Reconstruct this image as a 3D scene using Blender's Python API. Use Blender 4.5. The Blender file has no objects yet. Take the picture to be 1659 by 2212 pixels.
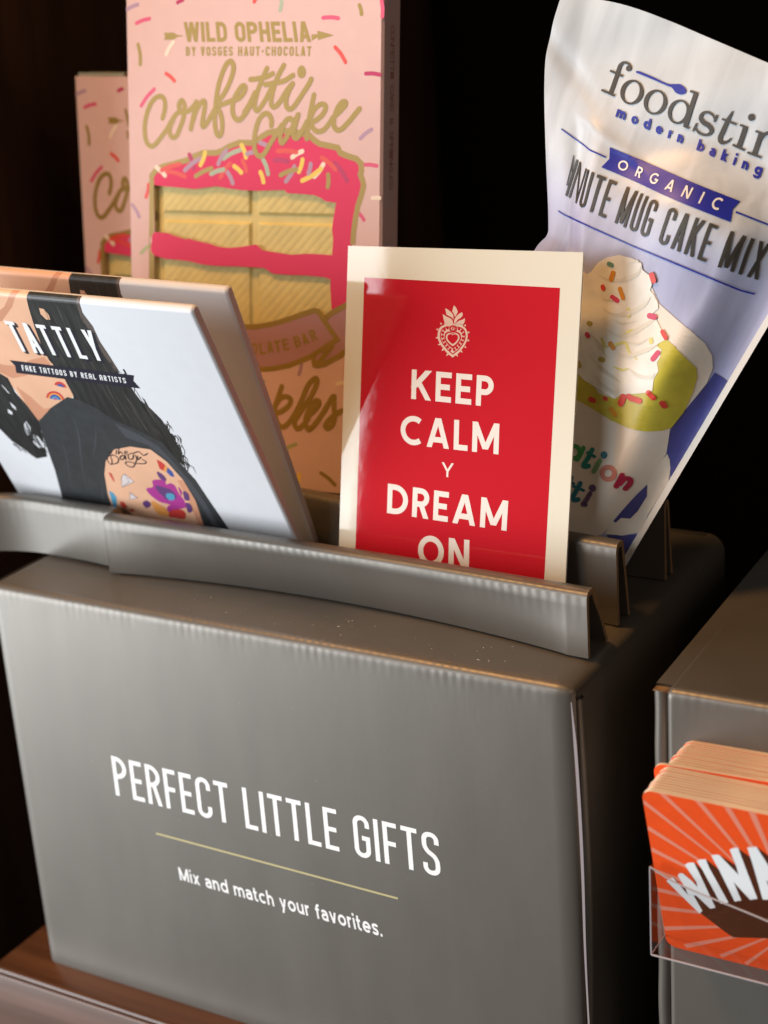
import bpy, bmesh, math, random
import numpy as np
from mathutils import Matrix, Vector
from mathutils.geometry import tessellate_polygon

random.seed(7)
SC = bpy.context.scene
COL = SC.collection

# ------------------------------------------------------------------ camera
F, CX, CY = 3579.0, 829.5, 1106.0            # lens and centre, for a 1659 x 2212 picture
YAW, PITCH, ROLL = -0.5466, 0.3456, -0.073
CAM = np.array([0.3421, -0.3319, 0.3124])

def rot(rx, ry, rz):
    cx, sx, cy, sy, cz, sz = np.cos(rx), np.sin(rx), np.cos(ry), np.sin(ry), np.cos(rz), np.sin(rz)
    return (np.array([[cz, -sz, 0], [sz, cz, 0], [0, 0, 1]]) @ np.array([[cy, 0, sy], [0, 1, 0], [-sy, 0, cy]])
            @ np.array([[1, 0, 0], [0, cx, -sx], [0, sx, cx]]))

RC = rot(0, 0, ROLL) @ rot(PITCH, 0, 0) @ np.array([[1, 0, 0], [0, 0, -1], [0, 1, 0]], float) @ rot(0, 0, YAW)
cd = bpy.data.cameras.new('camera')
cd.sensor_fit = 'HORIZONTAL'; cd.sensor_width = 36.0; cd.lens = 36.0 * F / 1659.0
cd.clip_start = 0.01; cd.clip_end = 20
cd.dof.use_dof = True; cd.dof.focus_distance = 0.432; cd.dof.aperture_fstop = 16
cam = bpy.data.objects.new('camera', cd); COL.objects.link(cam)
m = Matrix.Identity(4)
for i in range(3):
    m[i][0] = RC[0][i]; m[i][1] = -RC[1][i]; m[i][2] = -RC[2][i]; m[i][3] = CAM[i]
cam.matrix_world = m
SC.camera = cam

# ------------------------------------------------------------------ world, lamps, exposure
W = bpy.data.worlds.new('World'); SC.world = W; W.use_nodes = True
W.node_tree.nodes['Background'].inputs[0].default_value = (0.9, 0.75, 0.6, 1)
W.node_tree.nodes['Background'].inputs[1].default_value = 0.035
SC.view_settings.view_transform = 'Standard'
SC.view_settings.look = 'None'
SC.view_settings.exposure = 0.0
SC.view_settings.gamma = 1.0
SC.cycles.max_bounces = 8
SC.cycles.use_denoising = True

def area(name, loc, target, sx, sy, power, color, spread=180):
    d = bpy.data.lights.new(name, 'AREA'); d.shape = 'RECTANGLE'; d.size = sx; d.size_y = sy
    d.energy = power; d.color = color; d.spread = math.radians(spread)
    o = bpy.data.objects.new(name, d); COL.objects.link(o)
    o.location = loc
    o.rotation_euler = (Vector(target) - Vector(loc)).to_track_quat('-Z', 'Y').to_euler()
    return o

area('window_light', (-0.78, -0.64, 0.06), (0.10, 0.03, 0.10), 0.925, 0.80, 22.5, (0.915, 0.96, 1.0))
area('front_fill', (-0.16, -0.92, 0.62), (0.12, 0.04, 0.16), 0.30, 0.30, 2.3, (0.93, 0.97, 1.0))  # added fill lamp, softens the card's shadow on the pouch; source unseen
area('warm_ceiling_lamp', (-0.08, -0.20, 0.85), (0.10, 0.03, 0.15), 0.14, 0.14, 3.9, (1.0, 0.50, 0.16))
area('right_fill', (1.1, -0.45, 0.75), (0.10, 0.03, 0.2), 0.5, 0.5, 1.4, (1.0, 0.78, 0.62))  # added warm fill, lifts the right-facing sides; no lamp known there

# ------------------------------------------------------------------ materials
def lin(c):
    return tuple(((x / 255.0) / 12.92 if x / 255.0 <= 0.04045 else ((x / 255.0 + 0.055) / 1.055) ** 2.4) for x in c)

MATS = {}
def mat(name, color, rough=0.5, metal=0.0, spec=0.5, coat=0.0, coat_rough=0.1, noise=None, bump=None):
    """noise = (scale xyz, amount): light mottling.  bump = (scale xyz, strength, distance)."""
    if name in MATS: return MATS[name]
    mt = bpy.data.materials.new(name); mt.use_nodes = True
    nt = mt.node_tree; b = nt.nodes['Principled BSDF']
    b.inputs['Base Color'].default_value = (*color, 1)
    b.inputs['Roughness'].default_value = rough
    b.inputs['Metallic'].default_value = metal
    b.inputs['Specular IOR Level'].default_value = spec
    b.inputs['Coat Weight'].default_value = coat
    b.inputs['Coat Roughness'].default_value = coat_rough
    tc = nt.nodes.new('ShaderNodeTexCoord')
    def tex(scale, detail=4):
        mp = nt.nodes.new('ShaderNodeMapping'); mp.inputs['Scale'].default_value = scale
        nt.links.new(tc.outputs['Object'], mp.inputs['Vector'])
        n = nt.nodes.new('ShaderNodeTexNoise'); n.inputs['Scale'].default_value = 1.0; n.inputs['Detail'].default_value = detail
        nt.links.new(mp.outputs['Vector'], n.inputs['Vector'])
        return n
    if noise:
        n = tex(noise[0])
        mr = nt.nodes.new('ShaderNodeMapRange')
        mr.inputs['From Min'].default_value = 0.3; mr.inputs['From Max'].default_value = 0.7
        mr.inputs['To Min'].default_value = 1 - noise[1]; mr.inputs['To Max'].default_value = 1 + noise[1]
        nt.links.new(n.outputs['Fac'], mr.inputs['Value'])
        mx = nt.nodes.new('ShaderNodeMix'); mx.data_type = 'RGBA'; mx.blend_type = 'MULTIPLY'
        mx.inputs[0].default_value = 1.0
        mx.inputs[6].default_value = (*color, 1)
        nt.links.new(mr.outputs['Result'], mx.inputs[7])
        nt.links.new(mx.outputs[2], b.inputs['Base Color'])
    if bump:
        n = tex(bump[0], 3)
        bp = nt.nodes.new('ShaderNodeBump'); bp.inputs['Strength'].default_value = bump[1]
        bp.inputs['Distance'].default_value = bump[2]
        nt.links.new(n.outputs['Fac'], bp.inputs['Height'])
        nt.links.new(bp.outputs['Normal'], b.inputs['Normal'])
        if coat: nt.links.new(bp.outputs['Normal'], b.inputs['Coat Normal'])
    MATS[name] = mt
    return mt

def ramp_mat(name, axis, stops, rough, spec=0.5, noise=None, bump=None):
    """base colour printed as a ramp along one object axis; noise = wood-grain print amount."""
    mt = bpy.data.materials.new(name); mt.use_nodes = True
    nt = mt.node_tree; b = nt.nodes['Principled BSDF']
    b.inputs['Roughness'].default_value = rough; b.inputs['Specular IOR Level'].default_value = spec
    tc = nt.nodes.new('ShaderNodeTexCoord'); sp = nt.nodes.new('ShaderNodeSeparateXYZ')
    nt.links.new(tc.outputs['Object'], sp.inputs[0])
    lo, hi = stops[0][0], stops[-1][0]
    mr = nt.nodes.new('ShaderNodeMapRange'); mr.inputs['From Min'].default_value = lo; mr.inputs['From Max'].default_value = hi
    nt.links.new(sp.outputs[axis], mr.inputs['Value'])
    cr = nt.nodes.new('ShaderNodeValToRGB')
    el = cr.color_ramp.elements
    while len(el) < len(stops): el.new(0.5)
    for e, (p, c) in zip(el, stops):
        e.position = (p - lo) / (hi - lo); e.color = (*c, 1)
    nt.links.new(mr.outputs['Result'], cr.inputs['Fac'])
    out = cr.outputs['Color']
    if noise:
        mp = nt.nodes.new('ShaderNodeMapping'); mp.inputs['Rotation'].default_value = (0, noise[2], 0); mp.inputs['Scale'].default_value = noise[0]
        nt.links.new(tc.outputs['Object'], mp.inputs['Vector'])
        n = nt.nodes.new('ShaderNodeTexNoise'); n.inputs['Scale'].default_value = 1; n.inputs['Detail'].default_value = 5
        n.inputs['Distortion'].default_value = 0.8
        nt.links.new(mp.outputs['Vector'], n.inputs['Vector'])
        m2 = nt.nodes.new('ShaderNodeMapRange'); m2.inputs['From Min'].default_value = .35; m2.inputs['From Max'].default_value = .65
        m2.inputs['To Min'].default_value = 1 - noise[1]; m2.inputs['To Max'].default_value = 1 + noise[1]
        nt.links.new(n.outputs['Fac'], m2.inputs['Value'])
        mx = nt.nodes.new('ShaderNodeMix'); mx.data_type = 'RGBA'; mx.blend_type = 'MULTIPLY'; mx.inputs[0].default_value = 1
        nt.links.new(out, mx.inputs[6]); nt.links.new(m2.outputs['Result'], mx.inputs[7])
        out = mx.outputs[2]
    nt.links.new(out, b.inputs['Base Color'])
    if bump:
        n = nt.nodes.new('ShaderNodeTexNoise'); n.inputs['Scale'].default_value = bump[0]; n.inputs['Detail'].default_value = 3
        nt.links.new(tc.outputs['Object'], n.inputs['Vector'])
        bp = nt.nodes.new('ShaderNodeBump'); bp.inputs['Strength'].default_value = bump[1]; bp.inputs['Distance'].default_value = bump[2]
        nt.links.new(n.outputs['Fac'], bp.inputs['Height']); nt.links.new(bp.outputs['Normal'], b.inputs['Normal'])
    return mt

def wood(name, c1, c2, rough):
    mt = bpy.data.materials.new(name); mt.use_nodes = True
    nt = mt.node_tree; b = nt.nodes['Principled BSDF']; b.inputs['Roughness'].default_value = rough
    tc = nt.nodes.new('ShaderNodeTexCoord'); mp = nt.nodes.new('ShaderNodeMapping')
    mp.inputs['Scale'].default_value = (9, 160, 160)
    nt.links.new(tc.outputs['Object'], mp.inputs['Vector'])
    n = nt.nodes.new('ShaderNodeTexNoise'); n.inputs['Scale'].default_value = 1; n.inputs['Detail'].default_value = 6
    nt.links.new(mp.outputs['Vector'], n.inputs['Vector'])
    cr = nt.nodes.new('ShaderNodeValToRGB')
    cr.color_ramp.elements[0].position = .3; cr.color_ramp.elements[0].color = (*c1, 1)
    cr.color_ramp.elements[1].position = .7; cr.color_ramp.elements[1].color = (*c2, 1)
    nt.links.new(n.outputs['Fac'], cr.inputs['Fac']); nt.links.new(cr.outputs['Color'], b.inputs['Base Color'])
    return mt

BOARD = mat('grey_coated_board', (0.158, 0.145, 0.126), rough=0.39, metal=0.42, spec=0.6, noise=((85, 85, 22), 0.05), bump=((700, 700, 220), 0.07, 0.0002))
_nt = BOARD.node_tree; _b = _nt.nodes['Principled BSDF']
_tc = _nt.nodes.new('ShaderNodeTexCoord'); _mp = _nt.nodes.new('ShaderNodeMapping'); _mp.inputs['Scale'].default_value = (34, 34, 12)
_nt.links.new(_tc.outputs['Object'], _mp.inputs['Vector'])
_n = _nt.nodes.new('ShaderNodeTexNoise'); _n.inputs['Scale'].default_value = 1.0; _n.inputs['Detail'].default_value = 7; _n.inputs['Roughness'].default_value = .65
_nt.links.new(_mp.outputs['Vector'], _n.inputs['Vector'])
_mr = _nt.nodes.new('ShaderNodeMapRange'); _mr.inputs['From Min'].default_value = .3; _mr.inputs['From Max'].default_value = .7
_mr.inputs['To Min'].default_value = .385; _mr.inputs['To Max'].default_value = .445
_nt.links.new(_n.outputs['Fac'], _mr.inputs['Value']); _nt.links.new(_mr.outputs['Result'], _b.inputs['Roughness'])
KRAFT = mat('raw_kraft_edge', (0.26, 0.16, 0.08), rough=0.85, noise=((900, 900, 900), 0.25))
WHITE_INK = mat('white_ink', (0.90, 0.90, 0.89), rough=0.5)
GOLD_RULE = mat('pale_gold_ink', (0.50, 0.44, 0.22), rough=0.5)
DARK_WOOD = mat('dark_stained_wood', (0.055, 0.026, 0.014), rough=0.6, spec=0.2, noise=((6, 60, 6), 0.4))
UNLIT_BACK = mat('back_painted_unlit', (0.003, 0.003, 0.003), rough=0.9, spec=0.0)  # near-black colour paints in the darkness of the unlit cabinet depth
SHELF_WOOD = wood('brown_shelf_wood', (0.055, 0.021, 0.009), (0.13, 0.052, 0.022), 0.3)
LINT = mat('white_lint', (0.6, 0.55, 0.48), rough=0.9)

# ------------------------------------------------------------------ mesh tools
class MB:
    def __init__(self): self.v = []; self.f = []; self.m = []
    def add(self, vs, fs, k=0):
        o = len(self.v); self.v += [tuple(map(float, p)) for p in vs]
        for f in fs: self.f.append(tuple(i + o for i in f)); self.m.append(k)
    def box(self, x0, x1, y0, y1, z0, z1, k=0):
        self.add([(x0, y0, z0), (x1, y0, z0), (x1, y1, z0), (x0, y1, z0), (x0, y0, z1), (x1, y0, z1), (x1, y1, z1), (x0, y1, z1)],
                 [(0, 3, 2, 1), (4, 5, 6, 7), (0, 1, 5, 4), (1, 2, 6, 5), (2, 3, 7, 6), (3, 0, 4, 7)], k)
    def grid(self, P, k=0, close=False):
        P = np.asarray(P, float); n, mm = P.shape[:2]
        f = []
        for i in range(n - 1):
            for j in range(mm - 1 + (1 if close else 0)):
                a, b = i * mm + j, i * mm + (j + 1) % mm
                f.append((a, b, b + mm, a + mm))
        self.add(P.reshape(-1, 3), f, k)
    def build(self, name, mats, parent=None, smooth=False, bevel=0.0, bevel_segments=3, angle=None):
        me = bpy.data.meshes.new(name); me.from_pydata(self.v, [], self.f); me.update()
        mats = mats if isinstance(mats, (list, tuple)) else [mats]
        for mt in mats: me.materials.append(mt)
        me.polygons.foreach_set('material_index', self.m)
        if bevel > 0:
            bm = bmesh.new(); bm.from_mesh(me)
            bmesh.ops.remove_doubles(bm, verts=bm.verts, dist=1e-6)
            es = [e for e in bm.edges if e.is_manifold and e.calc_face_angle(0) > 0.6]
            bmesh.ops.bevel(bm, geom=es, offset=bevel, segments=bevel_segments, affect='EDGES', profile=0.5, clamp_overlap=True)
            bm.to_mesh(me); bm.free(); smooth = True
        if smooth:
            me.polygons.foreach_set('use_smooth', [True] * len(me.polygons))
            try: me.set_sharp_from_angle(angle=angle or 0.7)
            except Exception: pass
        o = bpy.data.objects.new(name, me); COL.objects.link(o)
        if parent: o.parent = parent
        return o

def thing(name, label, cat, matrix, group=None):
    o = bpy.data.objects.new(name, None); COL.objects.link(o)
    o.empty_display_size = 0.02
    o.matrix_world = matrix
    o['label'] = label; o['category'] = cat
    if group: o['group'] = group
    return o

def structure(o):
    o['kind'] = 'structure'; return o

def crop(ox, oy, sw, pw=1659.0):
    """measurements made on an enlarged part of the photograph -> picture units"""
    s = sw / pw
    return lambda pts: [((ox + x * s) / 1.507, (oy + y * s) / 1.507) for x, y in pts]

class Face:
    """a flat printed face standing in the scene: local u to the right, v up, off in front of it"""
    def __init__(self, anchor, yaw, lean, roll):
        R = rot(0, 0, yaw) @ rot(-lean, 0, 0) @ rot(0, roll, 0)
        self.o = np.array(anchor, float); self.eu, self.ed, self.ev = R[:, 0], R[:, 1], R[:, 2]
        self.n = -self.ed
        self.M = Matrix([[self.eu[i], self.ed[i], self.ev[i], self.o[i]] for i in range(3)] + [[0, 0, 0, 1]])
    def hit(self, x, y, off=0.0):
        d = RC.T @ np.array([(x - CX) / F, (y - CY) / F, 1.0])
        o = self.o + self.n * off
        return CAM + d * (((o - CAM) @ self.n) / (d @ self.n)) - self.o
    def px(self, pts):
        r = []
        for x, y in pts:
            p = self.hit(x, y); r.append((float(p @ self.eu), float(p @ self.ev)))
        return r
    def at(self, u, v, off=0.0): return (u, -off, v)
    maxlen = None

LAYER = 0.00002
def fill(mb, S, loops, layer=1.0, k=0):
    """flat filled shape (loops in u,v; later loops are holes)"""
    if loops and not isinstance(loops[0][0], (tuple, list)): loops = [loops]
    tris = tessellate_polygon([[Vector((u, v, 0)) for u, v in lp] for lp in loops])
    pts = [p for lp in loops for p in lp]
    T = [[pts[i] for i in t] for t in tris]
    if S.maxlen:
        for _ in range(9):
            out = []; done = True
            for t in T:
                long = [i for i in range(3) if math.dist(t[i], t[(i + 1) % 3]) > S.maxlen]
                if not long: out.append(t); continue
                done = False
                mid = {i: tuple((np.array(t[i]) + np.array(t[(i + 1) % 3])) / 2) for i in long}
                if len(long) == 3:
                    out += [[t[0], mid[0], mid[2]], [t[1], mid[1], mid[0]], [t[2], mid[2], mid[1]], [mid[0], mid[1], mid[2]]]
                elif len(long) == 1:
                    i = long[0]; out += [[t[i], mid[i], t[(i + 2) % 3]], [mid[i], t[(i + 1) % 3], t[(i + 2) % 3]]]
                else:
                    o_ = [i for i in range(3) if i not in long][0]           # edge o_ stays whole
                    p, q, r = t[o_], t[(o_ + 1) % 3], t[(o_ + 2) % 3]; m1, m2 = mid[(o_ + 1) % 3], mid[(o_ + 2) % 3]
                    out += [[r, m2, m1], [p, q, m1], [p, m1, m2]]
            T = out
            if done: break
    off = layer * LAYER * getattr(S, 'lift', 1.0)
    vs = []; fs = []; seen = {}
    for t in T:
        area2 = (t[1][0] - t[0][0]) * (t[2][1] - t[0][1]) - (t[2][0] - t[0][0]) * (t[1][1] - t[0][1])
        if abs(area2) < 1e-13: continue
        if area2 < 0: t = t[::-1]
        ids = []
        for u, v in t:
            key = (round(u, 7), round(v, 7))
            if key not in seen: seen[key] = len(vs); vs.append(S.at(u, v, off))
            ids.append(seen[key])
        if len(set(ids)) == 3: fs.append(tuple(ids))
    mb.add(vs, fs, k)

def smooth_path(pts, n=6, closed=False):
    P = [np.array(p, float) for p in pts]; out = []
    N = len(P)
    for i in range(N if closed else N - 1):
        p0, p1, p2, p3 = (P[(i - 1) % N] if closed or i > 0 else P[0] * 2 - P[1]), P[i], P[(i + 1) % N], (P[(i + 2) % N] if closed or i + 2 < N else P[-1] * 2 - P[-2])
        for t in np.linspace(0, 1, n, endpoint=False):
            out.append(tuple(0.5 * ((2 * p1) + (-p0 + p2) * t + (2 * p0 - 5 * p1 + 4 * p2 - p3) * t * t + (-p0 + 3 * p1 - 3 * p2 + p3) * t ** 3)))
    if not closed: out.append(tuple(P[-1]))
    return out

def ribbon(mb, S, pts, hw, layer=2.0, k=0, round_cap=False, closed=False, warp=None):
    """stroke of half width hw (number or list) along pts; warp maps stroke space to u,v"""
    P = [np.array(p, float) for p in pts]
    Q = [P[0]]
    H = [hw[0] if not np.isscalar(hw) else hw]
    for i in range(1, len(P)):
        if np.linalg.norm(P[i] - Q[-1]) > 1e-9:
            Q.append(P[i]); H.append(hw if np.isscalar(hw) else hw[i])
    P = Q
    if S.maxlen and len(P) > 1:
        w0 = warp or (lambda p: p); P2, H2 = [], []
        rng = range(len(P) if closed else len(P) - 1)
        for i in rng:
            j = (i + 1) % len(P)
            kk_ = max(1, int(math.dist(w0(P[i]), w0(P[j])) / (S.maxlen * .7)))
            for q_ in range(kk_): P2.append(P[i] + (P[j] - P[i]) * q_ / kk_); H2.append(H[i] + (H[j] - H[i]) * q_ / kk_)
        if not closed: P2.append(P[-1]); H2.append(H[-1])
        P, H = P2, H2
    n = len(P)
    if n < 2: return
    L, R = [], []
    for i in range(n):
        a = P[i] - P[i - 1] if (i > 0 or closed) else P[1] - P[0]
        b = P[(i + 1) % n] - P[i] if (i < n - 1 or closed) else P[-1] - P[-2]
        a = a / (np.linalg.norm(a) + 1e-12); b = b / (np.linalg.norm(b) + 1e-12)
        t = a + b; ln = np.linalg.norm(t)
        if ln < 1e-3: t = a; sc = 1.0
        else: t = t / ln; sc = min(1.0 / max(0.45, float(t @ a)), 2.2)
        nn = np.array([-t[1], t[0]])
        L.append(P[i] + nn * H[i] * sc); R.append(P[i] - nn * H[i] * sc)
    w = warp or (lambda p: p)
    vs = []; fs = []
    z = layer * LAYER * getattr(S, 'lift', 1.0); dz = 0.25 * LAYER / n
    def put(p, zz): vs.append(S.at(*w(p), zz)); return len(vs) - 1
    il = [put(L[i], z + dz * i) for i in range(n)]; ir = [put(R[i], z + dz * i) for i in range(n)]
    for i in range(n - 1 + (1 if closed else 0)):
        j = (i + 1) % n
        fs.append((ir[i], ir[j], il[j], il[i]))
    if round_cap and not closed:
        for e, (p, q, h) in enumerate(((P[0], P[1], H[0]), (P[-1], P[-2], H[-1]))):
            d = p - q; d = d / np.linalg.norm(d); nn = np.array([-d[1], d[0]])
            c = put(p, z + (dz * (n - 1) if e else 0))
            ring = [put(p + h * (nn * math.cos(a) + d * math.sin(a)), z + (dz * (n - 1) if e else 0)) for a in np.linspace(0, math.pi, 8)]
            for i in range(7): fs.append((c, ring[i + 1], ring[i]))
    mb.add(vs, fs, k)

def disc(mb, S, c, r, layer, k=0, warp=None, n=18, ry=None, ang=0.0):
    w = warp or (lambda p: p)
    ry = ry or r
    pts = []
    for i in range(n):
        a = 2 * math.pi * i / n
        x, y = r * math.cos(a), ry * math.sin(a)
        pts.append(tuple(w((c[0] + x * math.cos(ang) - y * math.sin(ang), c[1] + x * math.sin(ang) + y * math.cos(ang)))))
    fill(mb, S, pts, layer, k)

# ------------------------------------------------------------------ stroke alphabet
def fillet(pts, r, closed=False, n=7):
    P = [np.array(p, float) for p in pts]; N = len(P); out = []
    for i in range(N):
        if not closed and i in (0, N - 1): out.append(tuple(P[i])); continue
        a, b, c = P[(i - 1) % N], P[i], P[(i + 1) % N]
        la, lc = np.linalg.norm(a - b), np.linalg.norm(c - b)
        ra = min(r, la * (1.0 if (not closed and i - 1 == 0) else 0.5), lc * (1.0 if (not closed and i + 1 == N - 1) else 0.5))
        p, q = b + (a - b) / la * ra, b + (c - b) / lc * ra
        k = 0.5523
        c1, c2 = p + (b - p) * k, q + (b - q) * k
        for t in np.linspace(0, 1, n):
            out.append(tuple((1 - t) ** 3 * p + 3 * (1 - t) ** 2 * t * c1 + 3 * (1 - t) * t * t * c2 + t ** 3 * q))
    return out

def ell(cx, cy, rx, ry, a0, a1, n=20):
    return [(cx + rx * math.cos(math.radians(a)), cy + ry * math.sin(math.radians(a))) for a in np.linspace(a0, a1, n)]

COND_W = {'I': 0, 'M': 1.4, 'W': 1.5, 'A': 1.05, 'L': .84, 'E': .86, 'F': .84, 'T': .95, ' ': .45, '-': .62, '.': .3, 'Y': 1.02, '&': 1.1, 'V': 1.0, 'X': 1.0}
GEO_W = {'I': 0, 'O': 1.02, 'C': .84, 'G': .96, 'K': .72, 'E': .56, 'P': .60, 'A': .86, 'L': .52, 'M': .98, 'Y': .8, 'D': .80, 'R': .64, 'N': .80, ' ': .4}

def glyph(ch, w, t, geo):
    """('s', pts, closed) strokes and ('d', x0, y0, x1, y1) slanted bars in a box w x 1"""
    l, r, b, tp = t / 2, w - t / 2, t / 2, 1 - t / 2
    R = (r - l) / 2
    mid = 0.5
    S = lambda p, c=False: ('s', p, c)
    if ch == 'I': return [S([(w / 2, 0), (w / 2, 1)])]
    if ch == 'L': return [S([(l, 1), (l, b), (w, b)])]
    if ch == 'T': return [S([(w / 2, 0), (w / 2, 1 - t)]), S([(0, tp), (w, tp)])]
    if ch in 'EF':
        g = [S([(l, 0), (l, 1)]), S([(l, tp), (w, tp)]), S([(l, mid), (w * .9, mid)])]
        if ch == 'E': g.append(S([(l, b), (w, b)]))
        return g
    if ch == 'H': return [S([(l, 0), (l, 1)]), S([(r, 0), (r, 1)]), S([(l, mid), (r, mid)])]
    if ch in 'OQ':
        if geo: return [S(ell(w / 2, .5, r - w / 2, tp - .5, 0, 345, 32), True)]
        return [S(fillet([(l, b), (r, b), (r, tp), (l, tp)], R, True), True)]
    if ch == 'C':
        if geo: return [S(ell(l + .5 * (tp - b), .5, .5 * (tp - b), tp - .5, 52, 308, 26))]
        return [S(fillet([(r, .70), (r, tp), (l, tp), (l, b), (r, b), (r, .30)], R))]
    if ch == 'G':
        if geo: return [S(ell(l + .5 * (tp - b), .5, .5 * (tp - b), tp - .5, 50, 322, 26) + [(r - .02, .46)]), S([(w * .58, .46), (w, .46)])]
        return [S(fillet([(r, .72), (r, tp), (l, tp), (l, b), (r, b), (r, .47)], R)), S([(w * .5, .47), (w, .47)])]
    if ch == 'U': return [S(fillet([(l, 1), (l, b), (r, b), (r, 1)], R))]
    if ch == 'D':
        q = min(r - l, (tp - b) / 2) * (1.0 if geo else .6)
        return [S(fillet([(l, b), (r, b), (r, tp), (l, tp)], q)), S([(l, 0), (l, 1)])]
    if ch in 'PR':
        q = (tp - mid) / 2 if not geo else (tp - .46) / 2
        mm = mid if not geo else .46
        g = [S([(l, 0), (l, 1)]), S(fillet([(l, tp), (r, tp), (r, mm), (l, mm)], q))]
        if ch == 'R': g.append(('d', w - t * .55, 0, w * .52, mm))
        return g
    if ch == 'B':
        return [S([(l, 0), (l, 1)]), S(fillet([(l, tp), (r * .96, tp), (r * .96, .52), (l, .52)], .2)), S(fillet([(l, .52), (r, .52), (r, b), (l, b)], .22))]
    if ch == 'S':
        return [S(fillet([(r, .73), (r, tp), (l, tp), (l, .58), (r, .42), (r, b), (l, b), (l, .27)], R * .92))]
    if ch == 'A':
        return [('d', t * .55, 0, w / 2 - t * .08, 1), ('d', w - t * .55, 0, w / 2 + t * .08, 1), S([(w * .24, .27), (w * .76, .27)])]
    if ch == 'a_round':
        return [S(fillet([(l, 0), (l, tp), (r, tp), (r, 0)], R)), S([(l, .42), (r, .42)])]
    if ch == 'V': return [('d', w / 2 - t * .05, 0, t * .55, 1), ('d', w / 2 + t * .05, 0, w - t * .55, 1)]
    if ch == 'Y': return [S([(w / 2, 0), (w / 2, .45)]), ('d', w / 2, .40, t * .55, 1), ('d', w / 2, .40, w - t * .55, 1)]
    if ch == 'X': return [('d', t * .55, 0, w - t * .55, 1), ('d', w - t * .55, 0, t * .55, 1)]
    if ch == 'K': return [S([(l, 0), (l, 1)]), ('d', l, .40, w - t * .6, 1), ('d', w - t * .55, 0, l + (w - l) * .28, .58)]
    if ch == 'N': return [S([(l, 0), (l, 1)]), S([(r, 0), (r, 1)]), ('d', r - t * .05, 0, l + t * .05, 1)]
    if ch == 'M': return [S([(l, 0), (l, 1)]), S([(r, 0), (r, 1)]), ('d', w / 2, .12 if geo else .05, l, 1), ('d', w / 2, .12 if geo else .05, r, 1)]
    if ch == 'W': return [('d', w * .28, 0, t * .5, 1), ('d', w * .28, 0, w * .5, 1), ('d', w * .72, 0, w * .5, 1), ('d', w * .72, 0, w - t * .5, 1)]
    if ch == '-': return [S([(w * .1, .5), (w * .9, .5)])]
    if ch == '&': return [S(fillet([(w, 0), (l, .72), (l, tp), (r * .8, tp), (r * .8, .6), (l, .42), (l, b), (r * .8, b), (w, .4)], .12))]
    return []

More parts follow.
